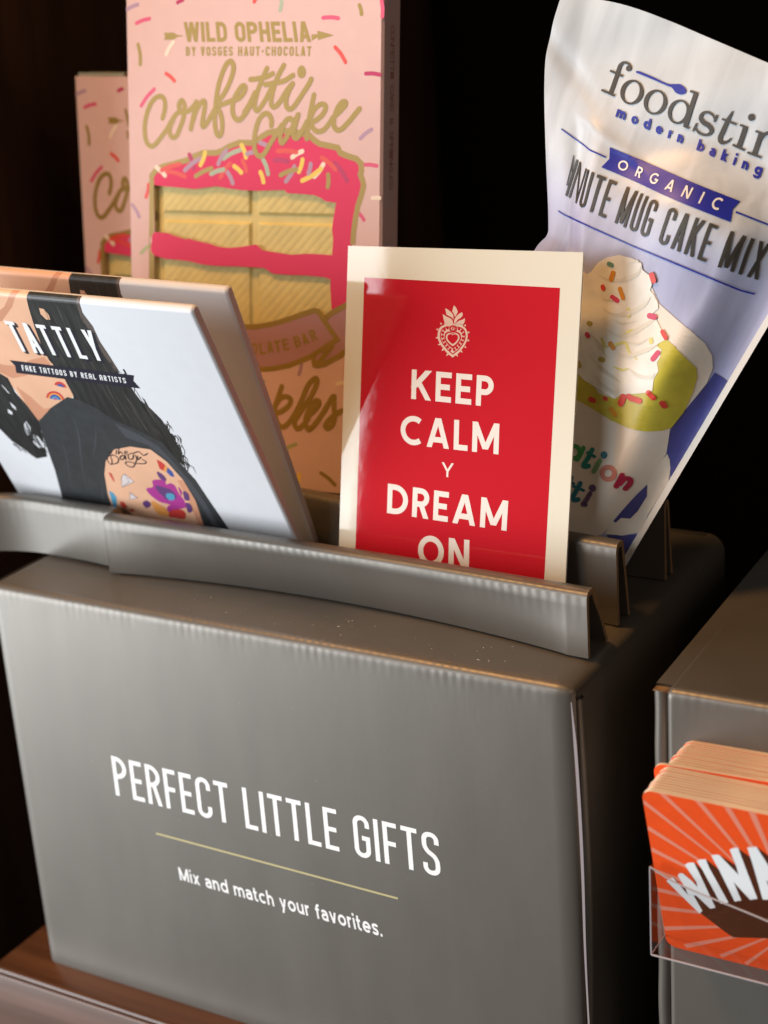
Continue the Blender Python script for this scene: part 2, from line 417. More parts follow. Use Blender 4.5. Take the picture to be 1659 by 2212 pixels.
XH = 0.72
def lower(ch, t):
    """(width, items) of a plain lower-case sans letter, x-height 0.72, cap height 1"""
    h = t / 2; r = (XH - t) / 2; c = XH / 2
    S = lambda p, cl=False: ('s', p, cl)
    arch = lambda x0, x1: S(fillet([(x0, 0), (x0, XH - h), (x1, XH - h), (x1, 0)], (x1 - x0) / 2))
    if ch == 'i': return t, [S([(h, 0), (h, XH)]), S([(h, .86), (h, .86 + t)])]
    if ch == 'l': return t, [S([(h, 0), (h, 1.02)])]
    if ch in 'oc':
        a = (0, 345, True) if ch == 'o' else (48, 312, False)
        return (XH * .98 if ch == 'o' else XH * .86), [S(ell(h + r, c, r, r, a[0], a[1], 26), a[2])]
    if ch == 'e': return XH * .98, [S(ell(h + r, c, r, r, 0, 318, 26)), S([(h, c), (h + 2 * r + h * .9, c)])]
    if ch == 'a':
        w = XH * .84; r_ = w - h
        return w, [S(fillet([(h * 1.1, XH * .74), (h * 1.3, XH - h), (r_, XH - h), (r_, 0)], w * .38)), S(fillet([(r_, h), (h, h), (h, XH * .56 - h * .2), (r_, XH * .60)], .17) + [(r_, XH * .60)])]
    if ch in 'adbgq':
        x = h + 2 * r
        g = [S(ell(h + r, c, r, r, 0, 345, 26), True)]
        if ch == 'a': g.append(S([(x, 0), (x, XH)]))
        if ch == 'd': g.append(S([(x, 0), (x, 1.02)]))
        if ch == 'b': g.append(S([(h, 0), (h, 1.02)]))
        if ch == 'g': g.append(S(fillet([(x, XH), (x, -.24), (h, -.24), (h * 1.2, -.1)], r * .8)))
        return XH * .98, g
    if ch in 'nh': 
        w = XH * .86; return w, [S([(h, 0), (h, XH if ch == 'n' else 1.02)]), arch(h, w - h)]
    if ch == 'm':
        w = XH * 1.42; return w, [S([(h, 0), (h, XH)]), arch(h, w / 2), arch(w / 2, w - h)]
    if ch == 'u':
        w = XH * .86; return w, [S([(w - h, 0), (w - h, XH)]), S(fillet([(h, XH), (h, h), (w - h, h), (w - h, XH)], (w - t) / 2))]
    if ch == 'r': return XH * .52, [S([(h, 0), (h, XH)]), S(fillet([(h, XH * .4), (h, XH - h), (XH * .52, XH - h)], .22))]
    if ch == 't': return XH * .52, [S(fillet([(XH * .2, .94), (XH * .2, h), (XH * .52, h)], .16)), S([(0, XH - h), (XH * .5, XH - h)])]
    if ch == 'f': return XH * .52, [S(fillet([(XH * .22, 0), (XH * .22, 1.0 - h), (XH * .55, 1.0 - h)], .17)), S([(0, XH - h), (XH * .5, XH - h)])]
    if ch == 'k': return XH * .86, [S([(h, 0), (h, 1.02)]), ('d', h, .26, XH * .8 - h, XH), ('d', XH * .86 - h, 0, XH * .3, .44)]
    if ch == 'v': return XH * .86, [('d', XH * .43, 0, h, XH), ('d', XH * .43, 0, XH * .86 - h, XH)]
    if ch == 'y': return XH * .86, [('d', XH * .43, 0, h, XH), ('d', XH * .25, -.28, XH * .86 - h, XH)]
    if ch == 'x': return XH * .84, [('d', h, 0, XH * .84 - h, XH), ('d', XH * .84 - h, 0, h, XH)]
    if ch == 's': return XH * .72, [S(fillet([(XH * .68, XH * .76), (XH * .66, XH - h), (h, XH - h), (h, XH * .56), (XH * .72 - h, XH * .44), (XH * .72 - h, h), (h, h), (0.02, XH * .24)], .17))]
    if ch == '.': return t * 1.1, [S([(h, 0), (h, t * 1.05)])]
    if ch == 'M': return .95, glyph('M', .95, t, False)
    if ch == ' ': return .3, []
    return .3, []

def text(mb, S, s, quad, t=0.15, sp=0.16, geo=False, lowcase=False, layer=2.0, k=0, fit='glyph', roundA=False, uv=False):
    """quad = tl, tr, bl, br of the line (cap height) in picture units"""
    tl, tr, bl, br = [np.array(p) for p in (quad if uv else S.px(quad))]
    asp = (np.linalg.norm(tr - tl) + np.linalg.norm(br - bl)) / (np.linalg.norm(tl - bl) + np.linalg.norm(tr - br))
    items = []; x = 0.0
    if lowcase:
        ws = [lower(c, t) for c in s]
        tot = sum(w for w, _ in ws)
        gap = (asp - tot) / max(1, len(s) - 1) if fit == 'gap' else sp
        for w, g in ws: items.append((x, g)); x += w + gap
        x -= gap
    else:
        tab = GEO_W if geo else COND_W
        base = [tab.get(c, 1.0 if not geo else .8) for c in s]
        nI = sum(1 for c in s if c == 'I')
        fixed = nI * t
        if geo and fit == 'gap':
            cw = 1.0; gap = (asp - fixed - sum(base)) / max(1, len(s) - 1)
        else:
            gap = sp; cw = (asp - fixed - sp * (len(s) - 1)) / max(1e-6, sum(base))
        for c, bw in zip(s, base):
            w = t if c == 'I' else bw * cw
            items.append((x, glyph('a_round' if (c == 'A' and roundA) else c, w, t, geo))); x += w + gap
        x -= gap
    tot = x
    def warp(p):
        a, q = p[0] / tot, p[1]
        return tuple((bl * (1 - a) + br * a) * (1 - q) + (tl * (1 - a) + tr * a) * q)
    for gi, (x0, g) in enumerate(items):
        for j, it in enumerate(g):
            ly = layer + 0.28 * (j % 4)
            if it[0] == 's':
                ribbon(mb, S, [(x0 + p[0], p[1]) for p in it[1]], t / 2, ly, k, closed=it[2], warp=warp)
            else:
                _, ax, ay, bx, by = it
                th = t / 2 * min(1.6, math.hypot(bx - ax, by - ay) / max(1e-6, abs(by - ay))) if abs(by - ay) > 1e-6 else t / 2
                fill(mb, S, [warp((x0 + ax - th, ay)), warp((x0 + ax + th, ay)), warp((x0 + bx + th, by)), warp((x0 + bx - th, by))], ly, k)

# ================================================================== the setting
mb = MB(); mb.box(-0.0155, 0.75, -0.0105, 0.118, -0.022, 0.0)
shelf = structure(mb.build('shelf', SHELF_WOOD, bevel=0.0015))
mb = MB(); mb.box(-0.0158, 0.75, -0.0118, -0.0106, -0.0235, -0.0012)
mb.build('edge_sheen_strip', wood('painted_edge_sheen', (0.085, 0.047, 0.034), (0.165, 0.096, 0.072), 0.4), shelf, bevel=0.0005)  # added strip; its greyer tone paints a sheen onto the shelf front
mb = MB(); mb.box(-0.12, -0.067, -0.013, 0.42, -0.3, 0.62)
structure(mb.build('side_panel', DARK_WOOD, bevel=0.001))
mb = MB(); mb.box(-0.12, 0.95, 0.4205, 0.44, -0.3, 0.62)
structure(mb.build('back_panel', UNLIT_BACK))

# ================================================================== display boxes
H = 0.1328
def board_shell(mb, x0, x1, y0, y1, z1, rf, bead, side_l=0.004, side_r=0.006):
    """front + rolled top edge + top + back of a corrugated box, fold crushed into little beads"""
    n = int((x1 - x0) / 0.00034)
    prof = [(0, 0.0, 0, 0)]
    for z in np.linspace(0.004, z1 - rf - 0.006, 10): prof.append((0, z, 0, 0))
    for q in np.linspace(0.1, 1, 7): prof.append((0, z1 - rf - 0.006 * (1 - q), 0, q ** 2))
    for a in np.linspace(10, 90, 9):
        A = math.radians(a); prof.append((rf - rf * math.cos(A), z1 - rf + rf * math.sin(A), A, 1.0 if a < 85 else .4))
    for y in np.linspace(rf + .002, (y1 - y0) - .004, 10): prof.append((y, z1, math.pi / 2, 0))
    P = []
    for i in range(n + 1):
        x = x0 + (x1 - x0) * i / n
        e = min(1.0, (x - x0) / side_l, (x1 - x) / side_r)          # corners of the front soften into the sides
        rnd = (1 - math.sqrt(max(0, 1 - (1 - max(0, e)) ** 2)))
        col = []
        for (y, z, A, wgt) in prof:
            bump = bead * wgt * (math.sin(2 * math.pi * x / 0.0026 + .6 * math.sin(x * 160)) * (.55 + .45 * math.sin(x * 71) * math.sin(x * 233)) + .5 * math.sin(x * 911) + .8 * math.sin(x * 317))
            bow = 0.0
            col.append((x, y0 + y - bump * math.cos(A) + rnd * 0.0022 * (1 if A == 0 else math.cos(A)) + bow, z + bump * math.sin(A) - rnd * 0.0020 * math.sin(A)))
        P.append(col)
    P = np.array(P)
    mb.grid(P.transpose(1, 0, 2)[::-1])
    nb = len(prof)

def display_body(t, x0, x1, y0, y1, corner_right):
    mb = MB(); board_shell(mb, x0, x1, y0, y1, H, 0.0026, 0.000026)
    mb.build('front_and_top', BOARD, t, smooth=True, angle=1.2)

# ---- main box
t1 = thing('display_box', 'large grey cardboard counter box lettered PERFECT LITTLE GIFTS across its front', 'display box', Matrix.Identity(4), 'grey cardboard display boxes')
D = 0.1118
display_body(t1, 0.0, 0.1897, 0.0, D, True)
# right side, a separate wall with a rolled top edge and a lip at the front seam
mb = MB()
prof = []
for a in np.linspace(90, 0, 12):
    A = math.radians(a); prof.append((0.1845 + 0.0052 * math.cos(A), H - 0.0058 + 0.0052 * math.sin(A)))
for z in np.linspace(H - 0.010, 0.0, 14): prof.append((0.1897, z))
P = [[(x, y, z) for y in np.linspace(0.0035, D, 24)] for x, z in prof]
mb.grid(P)
mb.add([(0, 0.004, 0.0), (0, D, 0.0), (0, D, H - .0005), (0, .004, H - .0005)], [(0, 3, 2, 1)])
mb.add([(0, D, 0.0), (0.1897, D, 0.0), (0.1897, D, H - .005), (0.1845, D, H - .0005), (0, D, H - .0005)], [(0, 4, 3, 2, 1)])
mb.build('side_walls', BOARD, t1, smooth=True, angle=1.0)
mb = MB()
P = []
for z in np.linspace(0.001, H - 0.0045, 40):
    q = z / H
    bulge = 0.0011 + 0.0012 * math.sin(math.pi * min(1, max(0, (q - .15) / .85))) * (1 if q < .98 else .3)
    P.append([(0.1893 + bulge * math.sin(a) * .9, 0.0030 + 0.0016 * (1 - math.cos(a)), z) for a in np.linspace(0.0, math.pi, 9)])
mb.grid(P)
mb.build('side_seam', BOARD, t1, smooth=True)
SE = Face((0, 0.0012, 0), 0, 0, 0)
mb = MB()
lp = smooth_path(SE.px([(1238, 1512), (1248, 1620), (1257, 1760), (1263, 1890), (1268, 2050), (1276, 2211), (1281, 2300)]), 6)
ws = np.interp(np.linspace(0, 1, len(lp)), [0, .15, .45, .75, 1], [.0001, .00042, .00042, .00026, .00022])
ribbon(mb, SE, lp, list(ws), 1)
mb.build('paper_lip', mat('pale_paper_lip', (0.30, 0.26, 0.27), .6), t1)

F1 = Face((0, -0.0004, 0), 0, 0, 0)
c = crop(200, 2350, 1400)
mb = MB(); text(mb, F1, 'PERFECT LITTLE GIFTS', c([(188, 132), (1450, 436), (208, 284), (1462, 602)]), t=0.108, sp=0.105, layer=3)
mb.build('headline_lettering', WHITE_INK, t1)
mb = MB(); text(mb, F1, 'Mix and match your favorites.', c([(447, 562), (1226, 770), (456, 612), (1238, 832)]), t=0.165, sp=0.15, lowcase=True, layer=3)
mb.build('tagline_lettering', WHITE_INK, t1)
mb = MB(); ribbon(mb, F1, F1.px(c([(362, 432), (1296, 684)])), 0.00032, 3)
mb.build('rule_line', GOLD_RULE, t1)

# ---- folded dividers across the top
def divider(parent, name, x0, x1, yf, ztop, topw, back, bead=0.000032, zb=None, wav=0.0, tuck=0.0):
    th = 0.0013
    zb = zb or (lambda x: H + 0.0004)
    n = max(6, int((x1 - x0) / 0.00036))
    rows_o, rows_i = [], []
    for i in range(n + 1):
        x = x0 + (x1 - x0) * i / n; y = yf(x)
        q = bead * (math.sin(2 * math.pi * x / 0.0027 + .8 * math.sin(x * 120)) * (.6 + .5 * math.sin(x * 83)) + .5 * math.sin(x * 777) + .7 * math.sin(x * 291))
        ww = -2 * tuck * math.sin(math.pi * min(1, max(0, (i / n) * 1.04))) ** .8
        hz = zb(x)
        zt = ztop - .0016
        yl = lambda z: y - ww * .5 * (zt - z) / (zt - hz)
        o = [(yl(hz), hz), (yl((hz + ztop) / 2), (hz + ztop) / 2), (yl(ztop - .0042) - q * .4, ztop - .0042), (y - q, zt), (y + .0005 - q * .7, ztop - .0006 + q * .5), (y + .0013, ztop - .0001 + q * .6),
             (y + topw * .5, ztop), (y + topw - .0008, ztop - .0001), (y + topw, ztop - .0006), (y + topw + .0003, zt), (y + (topw + back) * .5, (ztop + H) / 2), (y + back, H + .0004)]
        inn = [(yl(hz) + th, hz), (yl((hz + ztop) / 2) + th, (hz + ztop) / 2), (yl(ztop - .0044) + th, ztop - .0044), (y + th, ztop - .0030), (y + th + .0002, ztop - .0022), (y + th + .0005, ztop - .0016),
               (y + topw * .5, ztop - .0015), (y + topw - th * .9, ztop - .0016), (y + topw - th * .9, ztop - .0022), (y + topw - th * .8, ztop - .003), (y + (topw + back) * .5 - th, (ztop + H) / 2), (y + back - th, H + .0004)]
        rows_o.append([(x, a, b) for a, b in o]); rows_i.append([(x, a, b) for a, b in inn])
    mb = MB()
    mb.grid(np.array(rows_o).transpose(1, 0, 2)[::-1]); mb.grid(np.array(rows_i).transpose(1, 0, 2))
    for e in (0, -1):
        for k in range(11):
            q4 = [rows_o[e][k], rows_o[e][k + 1], rows_i[e][k + 1], rows_i[e][k]]
            mb.add(q4 if e == -1 else q4[::-1], [(3, 2, 1, 0)], 1)
    for k in (0, 11):
        for i in range(n):
            mb.add([rows_o[i][k], rows_o[i + 1][k], rows_i[i + 1][k], rows_i[i][k]], [(0, 1, 2, 3)], 1)
    return mb.build(name, [BOARD, KRAFT], parent, smooth=True, angle=0.9)

FR = Face((0, 0.0187, H), 0, 0, 0)
xl = FR.px([(228, 1112), (255, 1245)])
d1 = divider(t1, 'divider', 0.0312, 0.1872, lambda x: 0.0192 - 0.0033 * (x - .034) / .153 + .0012 * math.sin(math.pi * (x - .03) / .157), 0.1512, 0.0050, 0.0130, tuck=0.0062, zb=lambda x: H + .0006)
d1['label'] = 'long front divider with a cut in its fold'
divider(d1, 'divider_end', -0.0165, 0.0315, lambda x: 0.0236 - .0006 * (x / .03) - .0040 * max(0, (.002 - x) / .0185) ** 2, 0.1518, 0.0046, 0.012, zb=lambda x: H + .0008, tuck=0.001)
divider(t1, 'divider', 0.001, 0.1862, lambda x: 0.0376 + 0.002 * math.sin(math.pi * min(1, max(0, (.186 - x) / .06))) * (1 if x > .126 else 0) + 0.0125 * max(0, min(1, (0.140 - x) / 0.09)), 0.1559, 0.0050, 0.0086)
divider(t1, 'divider', 0.001, 0.1866, lambda x: 0.0709, 0.1564, 0.0034, 0.0060)

# bits of lint on the coated board
mb = MB()
for i in range(60):
    x, y = random.uniform(.06, .185), random.uniform(.0045, .0165)
    a = random.uniform(0, 6.28); L = random.choice([.0002, .0003, .0004, .0009])
    p = [(x + L * math.cos(a + q * .8) * q, y + L * math.sin(a + q * .8) * q) for q in (0, .5, 1)]
    h = .00005
    for (ax, ay), (bx, by) in zip(p, p[1:]):
        mb.add([(ax - h, ay, H + .0001), (bx - h, by, H + .0001), (bx + h, by + h, H + .0002), (ax + h, ay + h, H + .0002)], [(0, 1, 2, 3)])
for i in range(26):
    x, z = random.uniform(.02, .185), random.uniform(.0, .12)
    h = random.uniform(.00007, .00014)
    mb.add([(x - h, -.0008, z - h), (x + h, -.0008, z - h * .5), (x + h * .6, -.0008, z + h)], [(0, 1, 2)])
o = mb.build('lint', LINT, t1); o['kind'] = 'stuff'

# ---- second box, to the right
B2 = Matrix.Translation((0.2072, 0.0078, 0)) @ Matrix.Rotation(math.radians(1.2), 4, 'Z')
t2 = thing('display_box', 'grey cardboard box at the right edge with an orange gift card pocket on its front', 'display box', B2, 'grey cardboard display boxes')
mb = MB(); board_shell(mb, 0.0034, 0.19, 0.0, 0.112, H, 0.0022, 0.00002, side_l=0.0016)
mb.build('front_and_top', BOARD, t2, smooth=True, angle=1.2)
mb = MB()
mb.add([(0.0, .0032, 0), (0.0, .112, 0), (0.0, .112, H - .0003), (0.0, .0032, H - .0003)], [(0, 3, 2, 1)])
mb.add([(0.0, .0032, H - .0003), (0.0, .112, H - .0003), (0.006, .112, H - .0002), (0.006, .0032, H - .0002)], [(0, 3, 2, 1)])
mb.add([(0.0, .112, 0), (0.19, .112, 0), (0.19, .112, H), (0, .112, H)], [(0, 3, 2, 1)])
mb.build('side_walls', BOARD, t2)
mb = MB()
P = []
for z in np.linspace(0.0, H - 0.0008, 50):
    P.append([(0.00185 - 0.0019 * math.cos(a) + .00012 * math.sin(z * 260), 0.0024 - 0.0022 * math.sin(a) ** .8 + .0008 * max(0, math.cos(a + .9)), z) for a in np.linspace(0.0, math.pi * .98, 14)])
mb.grid(P)
ring = P[-1]; 
mb.add(ring + [(x * .7 + .0006, y * .7 + .0008, z - .0012) for x, y, z in ring], [(i, i + 1, 14 + i + 1, 14 + i) for i in range(13)], 1)
mb.add([(0.0, .0005, H - .0010), (0.0044, .0005, H - .0010), (0.0044, .0050, H - .0010), (0.0, .0050, H - .0010)], [(0, 1, 2, 3)], 1)
mb.build('rolled_corner', [BOARD, KRAFT], t2, smooth=True, angle=1.2)

# ================================================================== gift cards in a clear pocket
ORANGE = mat('orange_print', (0.92, 0.092, 0.014), rough=0.45, spec=0.3, noise=((300, 300, 300), 0.04))
RAY = mat('salmon_print', (0.85, 0.28, 0.18), rough=0.38)
BROWN = mat('brown_print', (0.085, 0.022, 0.008), rough=0.35)
PAPER = mat('card_core', (0.78, 0.62, 0.45), rough=0.8, noise=((60, 900, 900), 0.15))
CW, CH = 0.0856, 0.0522
def card_mesh(t_top, t_bot):
    r = 0.0027; out = []
    for cx, cz, a0 in ((CW - r, CH - r, 0), (r, CH - r, 90), (r, r, 180), (CW - r, r, 270)):
        for a in np.linspace(a0, a0 + 90, 7): out.append((cx + r * math.cos(math.radians(a)), cz + r * math.sin(math.radians(a))))
    mb = MB(); n = len(out)
    th = lambda z: t_bot + (t_top - t_bot) * z / CH
    fr = [(x, 0.0, z) for x, z in out]; bk = [(x, th(z), z) for x, z in out]
    mb.add(fr, [tuple(range(n))], 0); mb.add(bk, [tuple(range(n))[::-1]], 0)
    for i in range(n):
        j = (i + 1) % n
        mb.add([fr[i], bk[i], bk[j], fr[j]], [(0, 1, 2, 3)], 1)
    return mb, out
GC = Face((0.2142, -0.0165, 0.1198), -0.005, -0.257, -0.0108)
u0, v0 = -0.0004, -0.0009 - CH
GM = GC.M @ Matrix.Translation((u0, 0, v0))
tg = thing('gift_card', 'front orange gift card with pale sunburst rays and white WINN letters', 'gift card', GM, 'gift cards stacked in the clear pocket')
mb, outline = card_mesh(0.00088, 0.0005)
cm = mb.build('card', [ORANGE, PAPER], tg)
class Shift:
    def __init__(self, S, du, dv): self.S, self.du, self.dv = S, du, dv
    maxlen = None
    def px(self, pts): return [(u - self.du, v - self.dv) for u, v in self.S.px(pts)]
    def at(self, u, v, off=0): return (u, -off, v)
GS = Shift(GC, u0, v0)
c = crop(2050, 2350, 450, 1244)
ctr = GS.px(c([(1541, 1821)]))[0]
ends = [(105, 715), (152, 950), (190, 1145), (214, 1335), (245, 1507), (275, 1672), (308, 1857), (500, 2018), (820, 2108), (1045, 2178), (1260, 2230), (285, 604), (612, 690), (872, 748), (1098, 808), (1330, 860), (1560, 905), (1800, 955)]
mb = MB()
for i, e in enumerate(ends):
    p = GS.px(c([e]))[0]; d = np.array([p[0] - ctr[0], p[1] - ctr[1]]); L = np.linalg.norm(d); d /= L; nn = np.array([-d[1], d[0]])
    h = (0.0017 if i > 9 else 0.00145) * (L / 0.036)
    q = np.array(p)
    clipf = lambda a: (min(max(a[0], .00005), CW - .0001), min(max(a[1], .00005), CH - .00005))
    fill(mb, GS, [ctr, clipf(tuple(q + nn * h * .5)), clipf(tuple(q - nn * h * .5))], 1)
mb.build('sunburst_print', RAY, tg)
mb = MB()
fill(mb, GS, GS.px(c([(335, 1440), (395, 1402), (520, 1520), (436, 1385), (478, 1362), (608, 1470), (500, 1290), (582, 1268), (662, 1335), (610, 1255), (690, 1240), (805, 1330), (738, 1205), (808, 1198), (950, 1290), (905, 1150), (985, 1145), (1104, 1232), (1062, 1130), (1142, 1124), (1262, 1215), (1700, 1420), (1700, 1960), (930, 1938), (860, 1890), (640, 1722)])), 2)
mb.build('brown_shadow_print', BROWN, tg)
mb = MB()
for i, pl in enumerate(([(332, 1432), (360, 1405), (392, 1402), (525, 1555), (575, 1560), (655, 1700), (628, 1722)],
           [(432, 1380), (450, 1360), (480, 1362), (560, 1430), (612, 1485), (600, 1440), (495, 1285), (530, 1265), (580, 1265), (660, 1430), (772, 1670), (725, 1680), (600, 1562), (525, 1553), (505, 1500)],
           [(605, 1250), (640, 1235), (685, 1235), (715, 1310), (890, 1625), (820, 1635), (655, 1330)],
           [(733, 1200), (770, 1193), (805, 1195), (980, 1375), (960, 1300), (900, 1148), (935, 1132), (975, 1132), (1000, 1200), (1150, 1590), (1085, 1600), (935, 1440), (1005, 1605), (945, 1615), (810, 1340)],
           [(1058, 1128), (1140, 1122), (1260, 1310), (1320, 1395), (1270, 1140), (1345, 1130), (1460, 1590), (1400, 1600), (1230, 1420), (1290, 1598), (1198, 1598), (1110, 1290)])):
    fill(mb, GS, GS.px(c(pl)), 3)
mb.build('card_lettering', WHITE_INK, tg)
# the cards behind it: same stock, a little fan of edges
NC = 24
pm, _ = card_mesh(0.00072, 0.00042)
plain = None
for i in range(1, NC + 1):
    ty, by = 0.00100 * i, 0.00050 * i
    ang = math.atan2(ty - by, CH)
    dx = random.uniform(-.00022, .00022) + i * 0.00006
    dz = random.uniform(-.00003, .00003) - i * .00014
    lab = 'gift card sitting flush in the stack behind the front orange card'
    if i == 11: dx = 0.0002; lab = 'gift card jutting out to the left halfway through the stack, its orange corner showing'
    M = GM @ Matrix.Translation((dx, by, dz)) @ Matrix.Rotation(-ang, 4, 'X') @ Matrix.Rotation(math.radians(-1.9 if i == 11 else random.uniform(-.12, .12)), 4, 'Y')
    if plain is None:
        g = thing('gift_card', lab, 'gift card', M, 'gift cards stacked in the clear pocket')
        plain = pm.build('card', [ORANGE, PAPER], g); groot = g
    else:
        g = groot.copy(); COL.objects.link(g); g.matrix_world = M; g['label'] = lab
        ch = plain.copy(); COL.objects.link(ch); ch.parent = g

CLEAR = bpy.data.materials.new('clear_plastic'); CLEAR.use_nodes = True
nt = CLEAR.node_tree; nt.nodes.remove(nt.nodes['Principled BSDF'])
tr = nt.nodes.new('ShaderNodeBsdfTransparent'); tr.inputs[0].default_value = (.93, .93, .94, 1)
gl = nt.nodes.new('ShaderNodeBsdfGlossy'); gl.inputs['Roughness'].default_value = .06
lw0 = nt.nodes.new('ShaderNodeLayerWeight'); lw0.inputs['Blend'].default_value = .5
pw = nt.nodes.new('ShaderNodeMath'); pw.operation = 'POWER'; pw.inputs[1].default_value = 4.0
nt.links.new(lw0.outputs['Facing'], pw.inputs[0])
lw = nt.nodes.new('ShaderNodeMath'); lw.operation = 'MULTIPLY_ADD'; lw.inputs[1].default_value = .6; lw.inputs[2].default_value = .09
nt.links.new(pw.outputs[0], lw.inputs[0])
mx = nt.nodes.new('ShaderNodeMixShader')
nt.links.new(lw.outputs[0], mx.inputs[0]); nt.links.new(tr.outputs[0], mx.inputs[1]); nt.links.new(gl.outputs[0], mx.inputs[2])
nt.links.new(mx.outputs[0], nt.nodes['Material Output'].inputs[0])
RIM = mat('plastic_rim', (0.46, 0.43, 0.45), rough=0.2)
th_ = thing('card_pocket', 'clear plastic pocket on the front of the right grey box holding the orange gift cards', 'card pocket', Matrix.Identity(4))
FH = Face((0.2140, -0.0128, 0.071), 0, 0, 0)
pl = FH.px([(1407, 2062), (1404, 1872), (1659, 1990), (1659, 2131)])
ux0, vz0 = FH.o[0] + pl[0][0], FH.o[2] + pl[0][1]
vtop = FH.o[2] + pl[1][1]; xr, vr = FH.o[0] + pl[2][0], FH.o[2] + pl[2][1]
yF, yB = FH.o[1], 0.0072
lip = smooth_path([(ux0, vtop), (ux0 + .008, vtop - .0032), (xr, vr), (xr + .02, vr - .005), (xr + .035, vr - .0045)], 6)
base_r = FH.o[2] + pl[3][1]
mb = MB()
tw = .00025
for i in range(len(lip) - 1):
    (xa, za), (xb, zb_) = lip[i], lip[i + 1]
    mb.add([(xa, yF, vz0), (xb, yF, vz0), (xb, yF, zb_), (xa, yF, za)], [(0, 1, 2, 3)])
xe = lip[-1][0]
mb.add([(ux0, yF, vz0), (ux0, yB, vz0), (ux0, yB, vtop), (ux0, yF, vtop)], [(0, 3, 2, 1)])
mb.add([(ux0, yF, vz0), (xe, yF, vz0), (xe, yB, vz0), (ux0, yB, vz0)], [(0, 1, 2, 3)])
mb.build('clear_sheet', CLEAR, th_)
def rod(mb, pts, r):
    P = [np.array(p, float) for p in pts]; rows = []
    for i, p in enumerate(P):
        d = P[min(i + 1, len(P) - 1)] - P[max(i - 1, 0)]; d /= np.linalg.norm(d)
        a = np.cross(d, (0.3, .2, .9)); a /= np.linalg.norm(a); b = np.cross(d, a)
        rows.append([p + r * (a * math.cos(q) + b * math.sin(q)) for q in np.linspace(0, 2 * math.pi, 7)[:-1]])
    mb.grid(rows, close=True)
mb = MB()
rod(mb, [(x, yF, z) for x, z in lip], .00022)
rod(mb, [(ux0, yF, vtop), (ux0, yF, vz0)], .00020); rod(mb, [(ux0, yF, vz0), (xe, yF, vz0)], .00022)
rod(mb, [(ux0, yF, vz0), (ux0, yB, vz0)], .00012)
mb.build('polished_edge', RIM, th_, smooth=True)

# ================================================================== red greeting card
CREAM = mat('glossy_cream_card', (0.78, 0.755, 0.635), rough=0.6, spec=0.1, coat=1.0, coat_rough=0.04, bump=((300, 300, 300), 0.02, 0.0003))
RED = mat('glossy_red_print', (0.54, 0.006, 0.018), rough=0.6, spec=0.08, coat=1.0, coat_rough=0.03, bump=((300, 300, 300), 0.02, 0.0003))
CARDINK = mat('card_white_print', (0.80, 0.74, 0.68), rough=0.5, coat=0.6, coat_rough=0.1)
KC = Face((0.105, 0.0305, H), 0.0, 0.203, 0.002)
tk = thing('greeting_card', 'red KEEP CALM Y DREAM ON card with a cream border and flaming heart', 'greeting card', KC.M)
q = KC.px([(752, 531), (1260, 545), (1219, 1250), (733, 1180)])
bot = -0.004
L_, R_ = q[0][0], q[1][0]
mb = MB(); tl, tr = q[0], q[1]
ob = [(L_, bot), (R_, bot), tr, tl]
n4 = [(u, 0, v) for u, v in ob]; b4 = [(u, .0007, v) for u, v in ob]
mb.add(n4 + b4, [(0, 1, 2, 3), (7, 6, 5, 4), (0, 4, 5, 1), (1, 5, 6, 2), (2, 6, 7, 3), (3, 7, 4, 0)])
mb.build('card_stock', CREAM, tk)
q = KC.px([(787, 599), (1210, 622), (1176, 1240), (768, 1180)])
mb = MB(); fill(mb, KC, [q[0], (q[3][0], bot + .001), (q[2][0], bot + .001), q[1]], 1)
mb.build('red_panel', RED, tk)
c = crop(1050, 760, 900)
mb = MB()
for s, qd in (('KEEP', [(537, 815), (1030, 858), (532, 992), (1022, 1042)]), ('CALM', [(470, 1088), (1062, 1142), (468, 1262), (1056, 1326)]),
              ('DREAM', [(393, 1500), (1115, 1605), (387, 1677), (1104, 1785)]), ('ON', [(575, 1805), (882, 1840), (572, 1990), (878, 2030)])):
    text(mb, KC, s, c(qd), t=0.185, sp=0.17, geo=True, layer=2)
text(mb, KC, 'Y', c([(716, 1372), (788, 1380), (714, 1458), (784, 1466)]), t=0.15, sp=0.1, geo=True, layer=2)
mb.build('card_lettering', CARDINK, tk)
c = crop(1350, 950, 250)
EMB = mat('card_pale_print', (0.74, 0.52, 0.40), rough=0.5, coat=0.6, coat_rough=0.1)
mb = MB()
heart = lambda sx, sy, cx=820, cy=1010: smooth_path([(cx, cy - sy * .52), (cx + sx * .35, cy - sy * .72), (cx + sx * .85, cy - sy * .55), (cx + sx, cy - sy * .1), (cx + sx * .8, cy + sy * .35), (cx + sx * .42, cy + sy * .75)], 5) + [(cx, cy + sy)] + smooth_path([(cx - sx * .42, cy + sy * .72), (cx - sx * .82, cy + sy * .3), (cx - sx, cy - sy * .12), (cx - sx * .85, cy - sy * .58), (cx - sx * .35, cy - sy * .74), (cx, cy - sy * .52)], 5)[:-1]
px = lambda pts: KC.px(c(pts))
fill(mb, KC, px(heart(325, 410)), 2, 0)
fill(mb, KC, px(heart(280, 355, 825, 1005)), 3, 1)
fill(mb, KC, px(heart(255, 325, 825, 1005)), 4, 0)
fill(mb, KC, px(heart(180, 215, 825, 1015)), 5, 1)
fill(mb, KC, px(heart(148, 165, 825, 1010)), 6, 0)
fill(mb, KC, px(heart(115, 125, 825, 1005)), 7, 1)
for x, y in ((713, 780), (650, 815), (612, 885), (605, 965), (628, 1050), (665, 1122), (716, 1188), (770, 1245), (858, 1252), (915, 1205), (968, 1148), (1016, 1082), (1045, 1005), (1052, 920), (1020, 848), (962, 800)):
    disc(mb, KC, KC.px(c([(x, y)]))[0], .00042, 6, 1, n=10)
